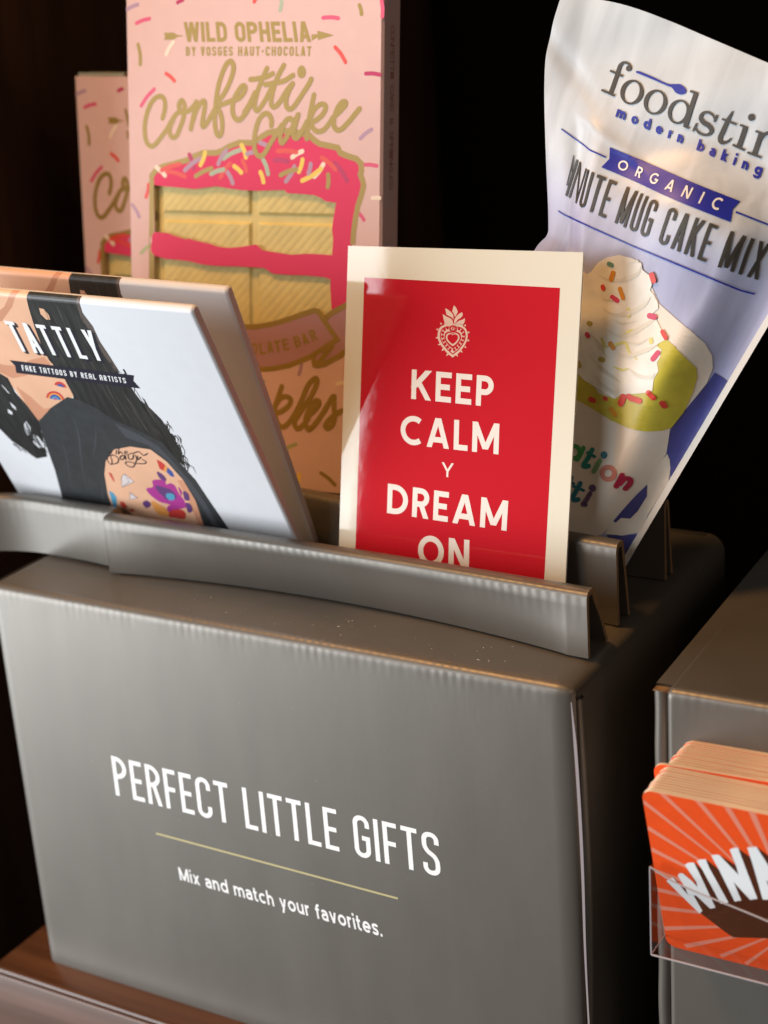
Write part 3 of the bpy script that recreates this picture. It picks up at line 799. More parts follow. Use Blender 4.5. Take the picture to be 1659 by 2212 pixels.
for x, y, dx, dy in ((580, 700, -30, -40), (510, 820, -50, -25), (505, 990, -55, 5), (555, 1130, -60, 20), (625, 1235, -45, 45), (720, 1340, -40, 50), (1080, 740, 30, -40), (1145, 880, 50, -10), (1140, 1045, 50, 15), (1085, 1180, 35, 35), (1000, 1275, 35, 40), (905, 1355, 30, 50)):
    n_ = math.hypot(dx, dy); a, b = -dy / n_ * 24, dx / n_ * 24
    fill(mb, KC, px([(x + a, y + b), (x - a, y - b), (x + dx, y + dy)]), 2.4, 0)
for pl in ([(605, 480), (680, 530), (770, 570), (815, 610), (830, 690), (655, 690), (625, 590)], [(662, 355), (720, 385), (790, 440), (835, 500), (842, 600), (800, 550), (730, 515), (685, 490)], [(850, 290), (895, 340), (935, 430), (905, 490), (870, 545), (852, 480), (812, 420), (825, 370)],
           [(1030, 440), (1040, 510), (1000, 560), (930, 600), (885, 670), (845, 680), (860, 600), (900, 530), (960, 470)], [(1085, 570), (1085, 630), (1045, 710), (860, 700), (900, 670), (960, 625), (1030, 600)], [(640, 680), (1050, 695), (1040, 740), (640, 730)]):
    fill(mb, KC, px(pl), 2.2, 0)
ribbon(mb, KC, px(ell(835, 800, 68, 62, 0, 345, 20)), .00022, 6.5, 1, closed=True)
disc(mb, KC, px([(835, 800)])[0], .0011, 6.2, 0)
ribbon(mb, KC, px([(835 + q * 3.2 * math.cos(q * .55), 800 + q * 3.0 * math.sin(q * .55)) for q in range(2, 18)]), .00013, 6.9, 1)
mb.build('heart_emblem', [EMB, RED], tk)

# ================================================================== confetti cartons
PINK = mat('pale_pink_carton', (0.74, 0.525, 0.505), rough=0.5, spec=0.25, noise=((200, 200, 200), 0.02))
GOLD = mat('gold_foil', (0.35, 0.245, 0.052), rough=0.42, metal=0.15, spec=0.5)
ICING = mat('magenta_print', (0.75, 0.055, 0.155), rough=0.5, spec=0.2)
CHOC = mat('white_chocolate', (0.70, 0.60, 0.25), rough=0.5, spec=0.25, noise=((160, 160, 160), 0.08))
MAUVE = mat('mauve_print', (0.46, 0.26, 0.30), rough=0.45)
DARKPK = mat('side_ink', (0.50, 0.22, 0.21), rough=0.5)
SPC = {'r': mat('red_sprinkle', (0.76, 0.07, 0.05), .45), 'p': mat('pink_sprinkle', (0.72, 0.085, 0.20), .45), 'm': mat('berry_sprinkle', (0.50, 0.01, 0.11), .45),
       'l': mat('lilac_sprinkle', (0.45, 0.28, 0.40), .45), 'y': mat('yellow_sprinkle', (0.86, 0.63, 0.08), .45), 't': mat('mint_sprinkle', (0.40, 0.50, 0.36), .45),
       'w': mat('cream_sprinkle', (0.88, 0.76, 0.62), .45), 'g': GOLD, 'n': mat('olive_sprinkle', (0.42, 0.46, 0.22), .45)}
PF = Face((0.1, 0.056, H), 0.0713, 0.1671, 0.0071)
PB = Face((0.0495, 0.088, 0.1026), -0.0102, 0.0918, 0.0194)
ta = thing('carton', 'tall pink confetti cake chocolate bar carton, facing out in front of its twin', 'carton', PF.M, 'pink chocolate cartons')
lft = PF.px([(280, 300)])[0][0]; rgt = PF.px([(821, 300)])[0][0]
top = PB.px([(172, 165)])[0][1]; low = PF.px([(735, 1066)])[0][1]
c4 = crop(400, 400, 900)
A_top = [(185, 372), (240, 380), (330, 387), (430, 397), (500, 387), (560, 380), (640, 394), (720, 404), (800, 407), (970, 402), (985, 422), (1080, 427), (1150, 434), (1190, 452), (1215, 470), (1280, 480)]
A_right = [(1265, 560), (1255, 640), (1262, 700), (1255, 795)]
A_bot = [(190, 655), (260, 660), (330, 685), (380, 700), (400, 692), (410, 700), (450, 710), (520, 725), (580, 745), (640, 750), (700, 745), (800, 730), (840, 765), (900, 775), (1010, 792), (1100, 785), (1210, 790)]
B_top = [(187, 795), (250, 815), (330, 822), (400, 830), (480, 850), (560, 858), (700, 862), (840, 870), (870, 885), (900, 905), (1000, 912), (1100, 915), (1200, 925), (1245, 938)]
B_right = [(1245, 1000), (1250, 1080), (1255, 1138)]
B_bot = [(187, 1085), (300, 1130), (400, 1162), (500, 1190), (600, 1212), (700, 1222), (800, 1222), (900, 1205), (1000, 1175), (1100, 1140), (1150, 1124), (1170, 1130), (1195, 1152), (1212, 1172)]
holeA = PF.px(c4(A_top + A_right + A_bot[::-1])); holeB = PF.px(c4(B_top + B_right + B_bot[::-1]))
DEP = 0.0105
mb = MB()
fill(mb, PF, [[(lft, low), (rgt, low), (rgt, top), (lft, top)], holeA, holeB], 0)
e_ = .0012
for hole in (holeA, holeB):
    for i in range(len(hole)):
        a, b = hole[i], hole[(i + 1) % len(hole)]
        mb.add([(a[0], 0, a[1]), (b[0], 0, b[1]), (b[0], .0005, b[1]), (a[0], .0005, a[1])], [(0, 1, 2, 3)])
ri, le = rgt + .0007, lft - .0007
mb.add([(rgt, 0, low), (ri, .0007, low), (ri, DEP, low), (ri, DEP, top), (ri, .0007, top), (rgt, 0, top)], [(0, 1, 4, 5), (1, 2, 3, 4)])
mb.add([(lft, 0, low), (le, .0007, low), (le, DEP, low), (le, DEP, top), (le, .0007, top), (lft, 0, top)], [(5, 4, 1, 0), (4, 3, 2, 1)])
mb.add([(le, DEP, low), (ri, DEP, low), (ri, DEP, top), (le, DEP, top)], [(3, 2, 1, 0)])
mb.add([(le, .0007, top), (lft, 0, top), (rgt, 0, top), (ri, .0007, top), (ri, DEP, top), (le, DEP, top)], [(0, 1, 2, 3, 4, 5)])
mb.add([(le, .0007, low), (lft, 0, low), (rgt, 0, low), (ri, .0007, low), (ri, DEP, low), (le, DEP, low)], [(5, 4, 3, 2, 1, 0)])
mb.build('box', PINK, ta)
mb = MB(); mb.box(lft + .0008, lft + .02, .0006, DEP - .002, top + .0001, top + .0012)
mb.build('tuck_flap', mat('mint_carton_flap', (0.30, 0.34, 0.28), .5), ta)
# the chocolate itself, moulded squares with slanting ribs
x0, x1 = PF.px(c4([(187, 600)]))[0][0], PF.px(c4([(1285, 600)]))[0][0]
z0, z1 = PF.px(c4([(500, 1240)]))[0][1], PF.px(c4([(500, 350)]))[0][1]
gx = PF.px(c4([(775, 700)]))[0][0]; gz = PF.px(c4([(500, 567)]))[0][1]; mx0 = PF.px(c4([(232, 600)]))[0][0]
nx, nz = 240, 220
X = np.linspace(x0 - .001, x1 + .001, nx); Z = np.linspace(z0 - .001, z1 + .001, nz)
XX, ZZ = np.meshgrid(X, Z)
gap = np.minimum(np.abs(XX - gx), np.minimum(np.abs(ZZ - gz), np.abs(XX - mx0 + .0015)))
rise = np.clip((gap - .0010) / .0009, 0, 1); rise = rise * rise * (3 - 2 * rise)
rib = np.abs(np.mod((XX * .72 - ZZ * .70) / .00215, 1.0) - .5) * 2
depth = .0021 - .0009 * rise * (0.90 + .10 * np.clip(rib * 1.5, 0, 1))
mb = MB(); mb.grid(np.stack([XX, depth, ZZ], -1))
mb.build('chocolate_bar', CHOC, ta, smooth=True, angle=3)
mb = MB()
icing = ([(178, 372), (178, 320), (195, 290), (240, 264), (310, 247), (390, 224), (430, 203), (480, 184), (560, 184), (600, 168), (640, 143), (700, 121), (770, 123), (800, 114), (830, 88), (870, 64), (930, 52), (1000, 54), (1060, 64), (1120, 79), (1150, 108), (1180, 128), (1288, 154), (1302, 184), (1348, 204), (1396, 219), (1425, 248), (1427, 290), (1421, 312), (1436, 352), (1440, 380), (1425, 440), (1405, 500), (1390, 580), (1380, 660), (1375, 730), (1372, 900), (1372, 1072), (1255, 1138)]
         + B_right[::-1][1:] + B_top[::-1] + [(170, 770), (165, 740), (175, 710), (172, 680)] + A_bot + A_right[::-1] + A_top[::-1])
fill(mb, PF, PF.px(c4(icing)), 1)
mb.build('icing_print', ICING, ta)
# gold: outline, left bar, lettering
mb = MB()
ribbon(mb, PF, PF.px(c4([(1380, 730), (1385, 660), (1395, 580), (1410, 500), (1430, 440), (1445, 380), (1440, 350), (1425, 310), (1432, 290), (1430, 245), (1400, 215), (1350, 200), (1305, 180), (1290, 150), (1180, 125), (1150, 105), (1120, 75), (1060, 60), (1000, 50), (930, 48), (870, 60), (830, 85), (800, 110), (770, 120), (700, 118), (640, 140), (600, 165), (560, 180), (480, 180), (430, 200), (390, 222), (310, 245), (240, 262), (195, 288), (173, 318), (173, 372)])), .00085, 2)
fill(mb, PF, PF.px(c4([(160, 330), (186, 330), (186, 655), (163, 690), (168, 1100), (155, 1100)])), 2)
fill(mb, PF, PF.px(c4([(160, 760), (188, 796), (188, 1100), (158, 1100)])), 2.2)
mb.build('gold_outline', GOLD, ta)
mb = MB()
c5 = crop(500, 40, 600)
text(mb, PF, 'WILD OPHELIA', c5([(270, 88), (1395, 82), (282, 266), (1420, 268)]), t=0.20, sp=0.10, layer=2)
text(mb, PF, 'BY VOSGES HAUT-CHOCOLAT', c5([(290, 310), (1420, 306), (292, 392), (1418, 394)]), t=0.20, sp=0.2, layer=2)
fill(mb, PF, PF.px(c5([(92, 185), (180, 182), (215, 204), (262, 208), (262, 216), (215, 222), (180, 248), (95, 248), (104, 216)])), 2)
fill(mb, PF, PF.px(c5([(1420, 200), (1475, 196), (1475, 165), (1625, 208), (1480, 250), (1478, 225), (1425, 258)])), 2)
mb.build('gold_brand_line', GOLD, ta)
mb = MB()
c6 = crop(440, 180, 400); c7 = crop(780, 180, 420)
W6 = .00255; 
def script(cr, pts, hw, layer):
    ribbon(mb, PF, smooth_path(PF.px(cr(pts)), 5), hw, layer, round_cap=True)
SW = .00076
conf = [(370, 850), (395, 760), (405, 670), (390, 590), (345, 555), (280, 575), (215, 650), (165, 770), (135, 900), (130, 1050), (155, 1170), (210, 1228), (270, 1205), (340, 1120), (420, 1010), (490, 890), (560, 790), (620, 760)]
script(c6, conf, SW, 3)
script(c6, [(520, 850), (470, 970), (465, 1040), (485, 1090), (515, 1112), (560, 1085), (610, 970), (650, 850), (668, 740), (662, 660), (632, 612), (602, 640), (592, 700), (620, 765), (690, 765), (760, 720), (830, 635)], SW, 3.3)
script(c6, [(825, 630), (800, 760), (772, 900), (752, 995)], SW, 3.6)
script(c6, [(775, 900), (820, 760), (880, 650), (930, 620), (940, 690), (920, 820), (905, 930), (925, 965), (960, 930), (1030, 810), (1080, 720)], SW, 3.9)
script(c6, [(1140, 600), (1200, 520), (1270, 380), (1320, 230), (1325, 130), (1285, 82), (1230, 125), (1170, 260), (1120, 430), (1095, 600), (1080, 750), (1075, 900), (1095, 1040), (1135, 1090), (1170, 1030), (1175, 900), (1145, 770), (1110, 690), (1200, 655), (1310, 612)], SW, 4.2)
script(c6, [(1310, 620), (1400, 580), (1470, 500), (1485, 430), (1450, 412), (1400, 470), (1345, 570), (1315, 680), (1320, 790), (1360, 862), (1410, 870), (1480, 800), (1560, 670)], SW, 4.5)
script(c7, [(60, 740), (130, 620), (200, 480)], SW, 4.8)
script(c7, [(352, 168), (290, 310), (230, 470), (195, 620), (200, 690), (235, 710), (290, 640), (350, 540), (420, 400)], SW, 3.0)
script(c7, [(140, 312), (230, 302), (340, 278), (425, 238)], SW, 3.3)
script(c7, [(568, 130), (480, 300), (425, 470), (405, 600), (420, 655), (460, 660), (530, 580), (610, 450), (680, 365)], SW, 3.6)
script(c7, [(330, 378), (430, 360), (570, 330), (685, 258)], SW, 3.9)
script(c7, [(682, 365), (620, 490), (595, 600), (612, 675), (660, 690), (720, 630), (820, 480), (890, 370), (920, 308)], SW, 4.2)
disc(mb, PF, PF.px(c7([(797, 215)]))[0], .00140, 3, ry=.0018)
script(c7, [(408, 905), (412, 850), (390, 780), (345, 748), (290, 775), (240, 850), (205, 970), (190, 1080), (195, 1200), (230, 1280), (275, 1298), (330, 1250), (400, 1130), (480, 1000), (540, 900)], SW, 4.5)
script(c7, [(690, 850), (650, 815), (600, 835), (555, 920), (525, 1030), (528, 1105), (555, 1125), (610, 1050), (680, 920), (750, 770)], SW, 4.8)
script(c7, [(752, 765), (715, 900), (692, 1000), (705, 1055), (745, 1062), (800, 980), (870, 850)], SW, 5.1)
script(c7, [(957, 510), (920, 680), (890, 840), (872, 980), (866, 1075)], SW, 3.0)
script(c7, [(890, 850), (960, 700), (1040, 632), (1095, 640), (1105, 690), (1060, 770), (970, 845), (915, 865), (940, 930), (1000, 980), (1080, 960), (1150, 880), (1200, 800)], SW, 3.3)
script(c7, [(1205, 800), (1290, 720), (1355, 645), (1362, 605), (1320, 602), (1260, 680), (1217, 800), (1212, 900), (1250, 958), (1310, 950), (1400, 860), (1490, 750), (1540, 690)], SW, 3.6)
mb.build('gold_lettering', GOLD, ta)
mb = MB()
c8 = crop(750, 900, 400, 1106)
script(c8, [(200, 1300), (250, 1150), (290, 1120), (300, 1180), (280, 1280)], SW * 1.05, 3.9)
script(c8, [(463, 992), (410, 1150), (365, 1290), (350, 1330)], SW * 1.1, 3.0)
script(c8, [(400, 1170), (450, 1095), (515, 1085), (545, 1115), (520, 1170), (450, 1220), (405, 1235), (415, 1300), (455, 1352), (510, 1335), (580, 1240), (640, 1120), (700, 980), (765, 918), (778, 960), (720, 1090), (630, 1220), (580, 1310), (600, 1370), (650, 1345), (700, 1280)], SW * 1.1, 3.3)
script(c8, [(690, 1270), (780, 1180), (800, 1130), (765, 1122), (720, 1180), (682, 1270), (682, 1345), (712, 1375), (770, 1320), (840, 1220), (910, 1100), (935, 1080)], SW * 1.1, 3.6)
script(c8, [(935, 1080), (932, 1180), (940, 1250), (922, 1330), (882, 1365), (855, 1345), (890, 1290), (960, 1235), (1005, 1210)], SW * 1.1, 3.9)
mb.build('flavour_script', GOLD, ta)
# mauve ribbon banner
mb = MB()
ban = [(187, 1085), (300, 1130), (400, 1162), (500, 1190), (600, 1212), (700, 1224), (800, 1224), (900, 1207), (1000, 1177), (1100, 1142), (1150, 1126), (1172, 1132), (1285, 1300), (1130, 1402), (1000, 1455), (900, 1475), (800, 1481), (700, 1472), (560, 1450), (400, 1410), (250, 1350), (187, 1320)]
fill(mb, PF, PF.px(c4(ban)), 1.2)
tail = [(1212, 1174), (1285, 1300), (1140, 1398), (1152, 1452), (1200, 1450), (1300, 1400), (1390, 1330), (1390, 1068)]
fill(mb, PF, PF.px(c4(tail)), 1.0)
mb.build('banner_print', MAUVE, ta)
mb = MB()
ribbon(mb, PF, PF.px(c4(ban[:-1])), .0008, 3.0)
ribbon(mb, PF, PF.px(c4([(1390, 1068), (1255, 1140), (1212, 1174)])), .0008, 3.3)
ribbon(mb, PF, PF.px(c4([(1140, 1398), (1150, 1452), (1165, 1455), (1262, 1330)])), .0008, 3.6)
ribbon(mb, PF, PF.px(c4([(1165, 1455), (1210, 1447), (1300, 1400), (1390, 1330)])), .0008, 3.9)
for ch, x, y, a in (('C', -215, 600, 18), ('H', -140, 622, 12), ('O', -62, 640, 8), ('C', 142, 648, 0), ('O', 217, 650, 1), ('L', 290, 648, 4), ('A', 358, 635, 7), ('T', 425, 628, 9), ('E', 498, 612, 12), ('B', 603, 585, 17), ('A', 672, 560, 19), ('R', 745, 530, 24)):
    A = math.radians(-a); ux, uy = math.cos(A), math.sin(A); dx, dy = -uy, ux
    w_, h_ = 28, 52
    text(mb, PF, ch, c8([(x - ux * w_ - dx * h_, y - uy * w_ - dy * h_), (x + ux * w_ - dx * h_, y + uy * w_ - dy * h_), (x - ux * w_ + dx * h_, y - uy * w_ + dy * h_), (x + ux * w_ + dx * h_, y + uy * w_ + dy * h_)]), t=0.2, sp=0, layer=2.4)
mb.build('banner_outline_and_lettering', GOLD, ta)
# sprinkles
mbs = MB(); keys = list(SPC)
c1 = crop(200, 0, 1120); cs = crop(460, 400, 400); ct = crop(820, 400, 400)
def spr(cr, lst, hw, lay):
    for i, (xa, ya, xb, yb, kk) in enumerate(lst):
        p = cr([(xa, ya), ((xa + xb) / 2 + (yb - ya) * .05, (ya + yb) / 2 - (xb - xa) * .05), (xb, yb)])
        ribbon(mbs, PF, smooth_path(PF.px(p), 3), hw, lay + .3 * (i % 3), keys.index(kk), round_cap=True)
spr(c1, [(318, 45, 368, 22, 'l'), (362, 112, 425, 90, 'p'), (370, 215, 380, 310, 'g'), (505, 355, 545, 390, 'r'), (385, 510, 448, 430, 'p'), (505, 262, 540, 202, 'w'), (1320, 228, 1370, 300, 'r'), (1468, 355, 1535, 360, 'm'), (1262, 86, 1335, 88, 'p'), (1437, 25, 1447, 68, 'g'), (1060, -5, 1055, 50, 't'), (930, 8, 940, -8, 'r'), (560, 12, 585, 0, 'm'), (1543, 0, 1547, 80, 'p'), (1442, 668, 1495, 625, 'l'), (1455, 795, 1520, 800, 'p'), (420, 890, 408, 950, 'r'), (342, 988, 375, 1045, 'l'), (1435, 1030, 1458, 1060, 'p'), (1500, 955, 1534, 955, 'w'), (385, 1220, 425, 1185, 'n')], .00058, 1.1)
spr(cs, [(650, 430, 705, 610, 'm'), (205, 600, 320, 710, 'w'), (275, 640, 520, 560, 'r'), (330, 650, 590, 725, 'r'), (590, 640, 800, 480, 'l'), (862, 400, 800, 570, 'y'), (735, 720, 950, 615, 'g'), (945, 690, 1110, 630, 't'), (1040, 555, 1150, 370, 'l'), (1110, 480, 1350, 360, 't'), (1355, 300, 1415, 465, 'y'), (1430, 420, 1520, 395, 'l'), (1070, 735, 1200, 550, 'r'), (1255, 585, 1350, 670, 'y'), (1370, 510, 1420, 650, 'r'), (1160, 660, 1235, 815, 'l'), (1610, 665, 1650, 800, 'y')], .00068, 2.4)
spr(ct, [(115, 270, 220, 320, 'l'), (350, 382, 600, 395, 'r'), (310, 500, 480, 520, 'm'), (545, 465, 680, 385, 'w'), (150, 490, 220, 690, 't'), (390, 705, 600, 630, 'g'), (575, 590, 460, 790, 'l'), (685, 495, 635, 660, 'y'), (795, 555, 765, 680, 'l'), (965, 560, 845, 725, 'w'), (935, 620, 680, 780, 'y'), (945, 470, 1130, 630, 'r'), (1120, 545, 1285, 780, 'm'), (1030, 700, 1025, 865, 'g')], .00068, 2.5)
mbs.build('sprinkle_print', [SPC[k] for k in keys], ta)
for grp in ([(235, 970, 300, 945, 'n'), (640, 770, 618, 880, 'l')], [(960, 970, 1010, 955, 'w')], [(465, 1575, 590, 1510, 'n'), (620, 1780, 590, 1920, 'y'), (815, 1770, 940, 1875, 'g')]):
    mbs = MB(); spr(c8, grp, .00058, 1.1); mbs.build('sprinkle_print', [SPC[k] for k in keys], ta)
mbs = MB(); spr(c4, [(92, 945, 85, 975, 'r')], .0008, 1.1); mbs.build('sprinkle_print', [SPC[k] for k in keys], ta)
class SideFace:
    maxlen = None
    def at(self, u, v, off=0): return (ri + off, u, v)
SF = SideFace()
mb = MB()
vA, vB = PF.px(c1([(1540, 130)]))[0][1], PF.px(c1([(1540, 900)]))[0][1]
wds = 'CONFETTI CAKE & SPRINKLES'
for i, ch in enumerate(wds):
    va = vA + (vB - vA) * i / (len(wds) - 1)
    a, b, hh = .0046, .0070, .0014
    if ch != ' ':
        text(mb, SF, ch, [(b, va + hh * .7), (b, va - hh * .7), (a, va + hh * .7), (a, va - hh * .7)], t=.16, sp=0, layer=2, uv=True)
mb.build('side_lettering', DARKPK, ta)
tb = ta.copy(); COL.objects.link(tb); tb.matrix_world = PB.M
tb['label'] = 'second pink carton in shadow, mostly hidden at the back behind its twin'
for ch in list(ta.children):
    k = ch.copy(); COL.objects.link(k); k.parent = tb

# ================================================================== cake mix pouch
class Pouch(Face):
    maxlen = 0.0022
    lift = 4.0
    def setup(self, left, right, topl):
        self.L = np.array(self.px(left)); self.R = np.array(self.px(right)); self.T = np.array(self.px(topl))
    def disp(self, u, v):
        Lu = np.interp(v, self.L[::-1, 1], self.L[::-1, 0]); Ru = np.interp(v, self.R[::-1, 1], self.R[::-1, 0])
        s = (u - Lu) / max(1e-6, Ru - Lu)
        vt = np.interp(u, self.T[:, 0], self.T[:, 1])
        sm = lambda a, b, x: (lambda t: t * t * (3 - 2 * t))(min(1, max(0, (x - a) / (b - a))))
        d = vt - v
        f = sm(.115, .235, s) * (.8 + .2 * sm(.2, .5, s)) * sm(.03, .24, 1 - s)
        g = sm(.022, .044, d + .003 * math.sin(u * 130))
        h = .0085 * f * g
        h += .0010 * g * math.sin(u * 150 + v * 60) * f + .0007 * math.sin(u * 95 - v * 170) * sm(0.0, .2, s) * sm(0, .2, 1 - s)
        h += .0016 * math.exp(-((s - .16) / .045) ** 2) * math.sin(v * 190 + 1.0) * sm(.01, .05, d)          # creases along the left seal
        h += -.0013 * math.exp(-(((u * .78 + v * .62) - .033) / .0075) ** 2) * sm(.02, .06, .075 - v)
        h -= .0006 * math.exp(-(((u * .5 + v * .85) - .098) / .0025) ** 2) * sm(.0, .08, .24 - s)
        h += .0004 * math.exp(-((d - .031 - .02 * (s - .2)) / .0014) ** 2) * sm(.1, .16, s) * sm(.0, .12, .46 - s)
        h -= .0016 * (1 - sm(0, .10, s)) * math.sin(v * 60 + 2)
        return h
    def px(self, pts):
        if not hasattr(self, 'T'): return super().px(pts)
        r = []
        for x, y in pts:
            p = self.hit(x, y)
            for _ in range(4):
                p = self.hit(x, y, self.disp(float(p @ self.eu), float(p @ self.ev)))
            r.append((float(p @ self.eu), float(p @ self.ev)))
        return r
    def at(self, u, v, off=0.0): return (u, -(self.disp(u, v) + off), v)
PO = Pouch((0.15, 0.0515, H), -0.010, 0.190, 0.328)
left = [(1218, -8), (1198, 56), (1184, 115), (1178, 184), (1176, 262), (1176, 361), (1179, 476), (1176, 508), (1150, 540), (1105, 640), (1060, 820), (1030, 1000), (1000, 1190)]
right = [(1926, 249), (1659, 700), (1504, 962), (1350, 1221), (1326, 1262)]
topl = [(1218, -8), (1298, 0), (1364, 15), (1443, 44), (1525, 79), (1659, 136), (1790, 192), (1926, 249)]
PO.setup(left, right, topl)
z_hi = PO.px([(1400, 300)])[0][1]; z_lo = PO.px([(1400, 560)])[0][1]
POUCH = ramp_mat('silvery_pouch_film', 2, [(z_lo - .035, lin((168, 174, 214))), (z_lo + .002, lin((178, 184, 216))), (z_lo + .016, lin((203, 211, 219))), (z_hi + .05, lin((200, 211, 216)))], 0.36, spec=0.4, noise=((160, 160, 18), .10, .55), bump=(75, .16, .0016))
tp_ = thing('pouch', 'leaning white and lavender mug cake mix pouch with a blue ORGANIC ribbon', 'pouch', PO.M)
def edge(line, n):
    P = np.array(line, float); d = np.r_[0, np.cumsum(np.linalg.norm(np.diff(P, axis=0), axis=1))]; t = np.linspace(0, d[-1], n)
    return np.stack([np.interp(t, d, P[:, 0]), np.interp(t, d, P[:, 1])], 1)
nu, nv = 150, 210
EL, ER = edge(smooth_path([tuple(p) for p in PO.L], 8), nv), edge([tuple(p) for p in PO.R], nv)
ET = edge(smooth_path([tuple(p) for p in PO.T], 6), nu)
rows = []
for i in range(nv):
    t = i / (nv - 1); row = []
    for j in range(nu):
        s = j / (nu - 1)
        p = EL[i] * (1 - s) + ER[i] * s
        p = p + (ET[j] - (EL[0] * (1 - s) + ER[0] * s)) * (1 - t) ** 2
        row.append(PO.at(float(p[0]), float(p[1])))
    rows.append(row)
rows = np.array(rows)
mb = MB(); mb.grid(rows[::-1])
back = rows.copy(); back[..., 1] = np.abs(rows[..., 1] * .6) + .0009
mb.grid(back)
for sl in (np.s_[:, 0], np.s_[:, -1]):
    mb.grid(np.stack([rows[sl], back[sl]], 0))
mb.grid(np.stack([rows[0], back[0]], 0)); mb.grid(np.stack([rows[-1], back[-1]], 0))
mb.build('film', POUCH, tp_, smooth=True, angle=1.0)
# print on the pouch
WM = (1114.8, 530.9, 0.33)
cm_ = lambda pts: [(1114.8 + x * .33, 530.9 + y * .33) for x, y in pts]
INKB = mat('blue_print', lin((24, 40, 160)), .42); INKD = mat('charcoal_print', lin((66, 62, 56)), .45)
MUGC = mat('mug_print', lin((236, 226, 212)), .35, noise=((70, 70, 70), .05)); CAKEC = mat('cake_print', lin((206, 194, 72)), .38, noise=((150, 150, 150), .16))
CREAMC = mat('cream_print', lin((240, 238, 228)), .35, noise=((170, 170, 170), .10)); NAVY = mat('navy_print', lin((74, 76, 142)), .4, noise=((150, 150, 40), .2))
SEAL = mat('pouch_white_seal', (0.78, 0.78, 0.75), .4)
mb = MB(); ribbon(mb, PO, PO.px(edge([(1924, 262), (1654, 700), (1499, 962), (1345, 1221), (1322, 1258)], 60)), .00085, 3)
mb.build('seal_edge', SEAL, tp_, smooth=True, angle=2.5)
mb = MB()
fill(mb, PO, PO.px(cm_([(1040, 1150), (1110, 1060), (1190, 980), (1262, 890), (1300, 830), (1410, 905), (1235, 1180), (1090, 1390), (1015, 1520), (985, 1365), (1005, 1230)])), 1.5)
fill(mb, PO, PO.px(cm_([(590, 1886), (690, 1898), (800, 1886), (850, 1800), (700, 2070), (640, 1990)])), 1.5)
fill(mb, PO, PO.px(cm_([(862, 1562), (858, 1640), (800, 1735), (750, 1785), (690, 1780), (655, 1812), (640, 1800), (700, 1730), (790, 1630)])), 4.2)
mb.build('shaded_backdrop_print', NAVY, tp_, smooth=True, angle=2.5)
mb = MB()
fill(mb, PO, PO.px(cm_([(100, 260), (330, 160), (440, 165), (520, 230), (700, 250), (890, 270), (940, 380), (1040, 470), (1150, 560), (1240, 640), (1285, 720), (1290, 800), (1250, 900), (1170, 1000), (1080, 1110), (1010, 1195), (985, 1360), (860, 1560), (640, 1820), (560, 1890), (420, 1915), (100, 1900)])), 2.4)
fill(mb, PO, PO.px(cm_([(960, 1400), (992, 1362), (1008, 1400), (1012, 1460), (1000, 1540), (940, 1640), (860, 1770), (820, 1875), (700, 1896), (580, 1886), (640, 1800), (760, 1700), (860, 1560)])), 3.0)
mb.build('mug_print', MUGC, tp_, smooth=True, angle=2.5)
mb = MB()
fill(mb, PO, PO.px(cm_([(990, 612), (1040, 660), (1110, 730), (1183, 800), (1190, 860), (1160, 960), (1100, 1090), (1020, 1190), (960, 1210), (860, 1216), (740, 1195), (620, 1140), (500, 1065), (385, 1000), (200, 900), (200, 700), (600, 560)])), 4.0)
mb.build('cake_print', CAKEC, tp_, smooth=True, angle=2.5)
mb = MB()
fill(mb, PO, PO.px(cm_([(200, 400), (440, 200), (495, 170), (540, 110), (600, 75), (680, 60), (760, 80), (822, 112), (832, 160), (872, 190), (893, 255), (880, 290), (905, 320), (930, 370), (936, 410), (900, 440), (930, 500), (960, 560), (990, 608), (935, 640), (918, 650), (955, 680), (948, 725), (926, 765), (935, 820), (905, 870), (895, 950), (840, 962), (760, 970), (690, 975), (650, 1002), (600, 985), (540, 962), (520, 922), (450, 880), (395, 820), (200, 760)])), 5.0)
mb.build('whipped_cream_print', CREAMC, tp_, smooth=True, angle=2.5)
mb = MB()
GREY1 = mat('cream_fold_print', lin((226, 222, 206)), .38); LIME = mat('lime_drizzle_print', lin((226, 222, 130)), .38)
def swirl(pts, ws, k, ly):
    P = smooth_path(PO.px(cm_(pts)), 6); ww = np.interp(np.linspace(0, 1, len(P)), np.linspace(0, 1, len(ws)), ws) * .33 / 8000
    ribbon(mb, PO, P, list(ww), ly, k)
for i, (pts, ws) in enumerate([([(540, 190), (620, 225), (720, 220), (800, 180), (825, 130)], [0, 8, 14, 12, 0]), ([(560, 400), (640, 450), (740, 440), (840, 390), (890, 330)], [0, 10, 16, 12, 0]), ([(560, 330), (600, 352), (680, 345)], [0, 8, 0]),
        ([(590, 540), (680, 590), (780, 560), (880, 500), (925, 470)], [0, 12, 18, 12, 0]), ([(480, 560), (560, 660), (600, 740)], [0, 14, 0]), ([(640, 700), (740, 720), (860, 680), (940, 640)], [0, 12, 14, 0]), ([(470, 700), (560, 800), (640, 860), (700, 900)], [0, 14, 12, 0]),
        ([(740, 800), (800, 850), (880, 860), (915, 830)], [0, 12, 12, 0]), ([(520, 860), (600, 930), (660, 960)], [0, 10, 0]), ([(740, 120), (790, 100), (815, 115)], [0, 8, 0]), ([(640, 480), (700, 510), (800, 490)], [0, 8, 0]), ([(700, 620), (800, 640), (880, 600)], [0, 8, 0])]):
    swirl(pts, ws, 0, 6.0 + .3 * (i % 3))
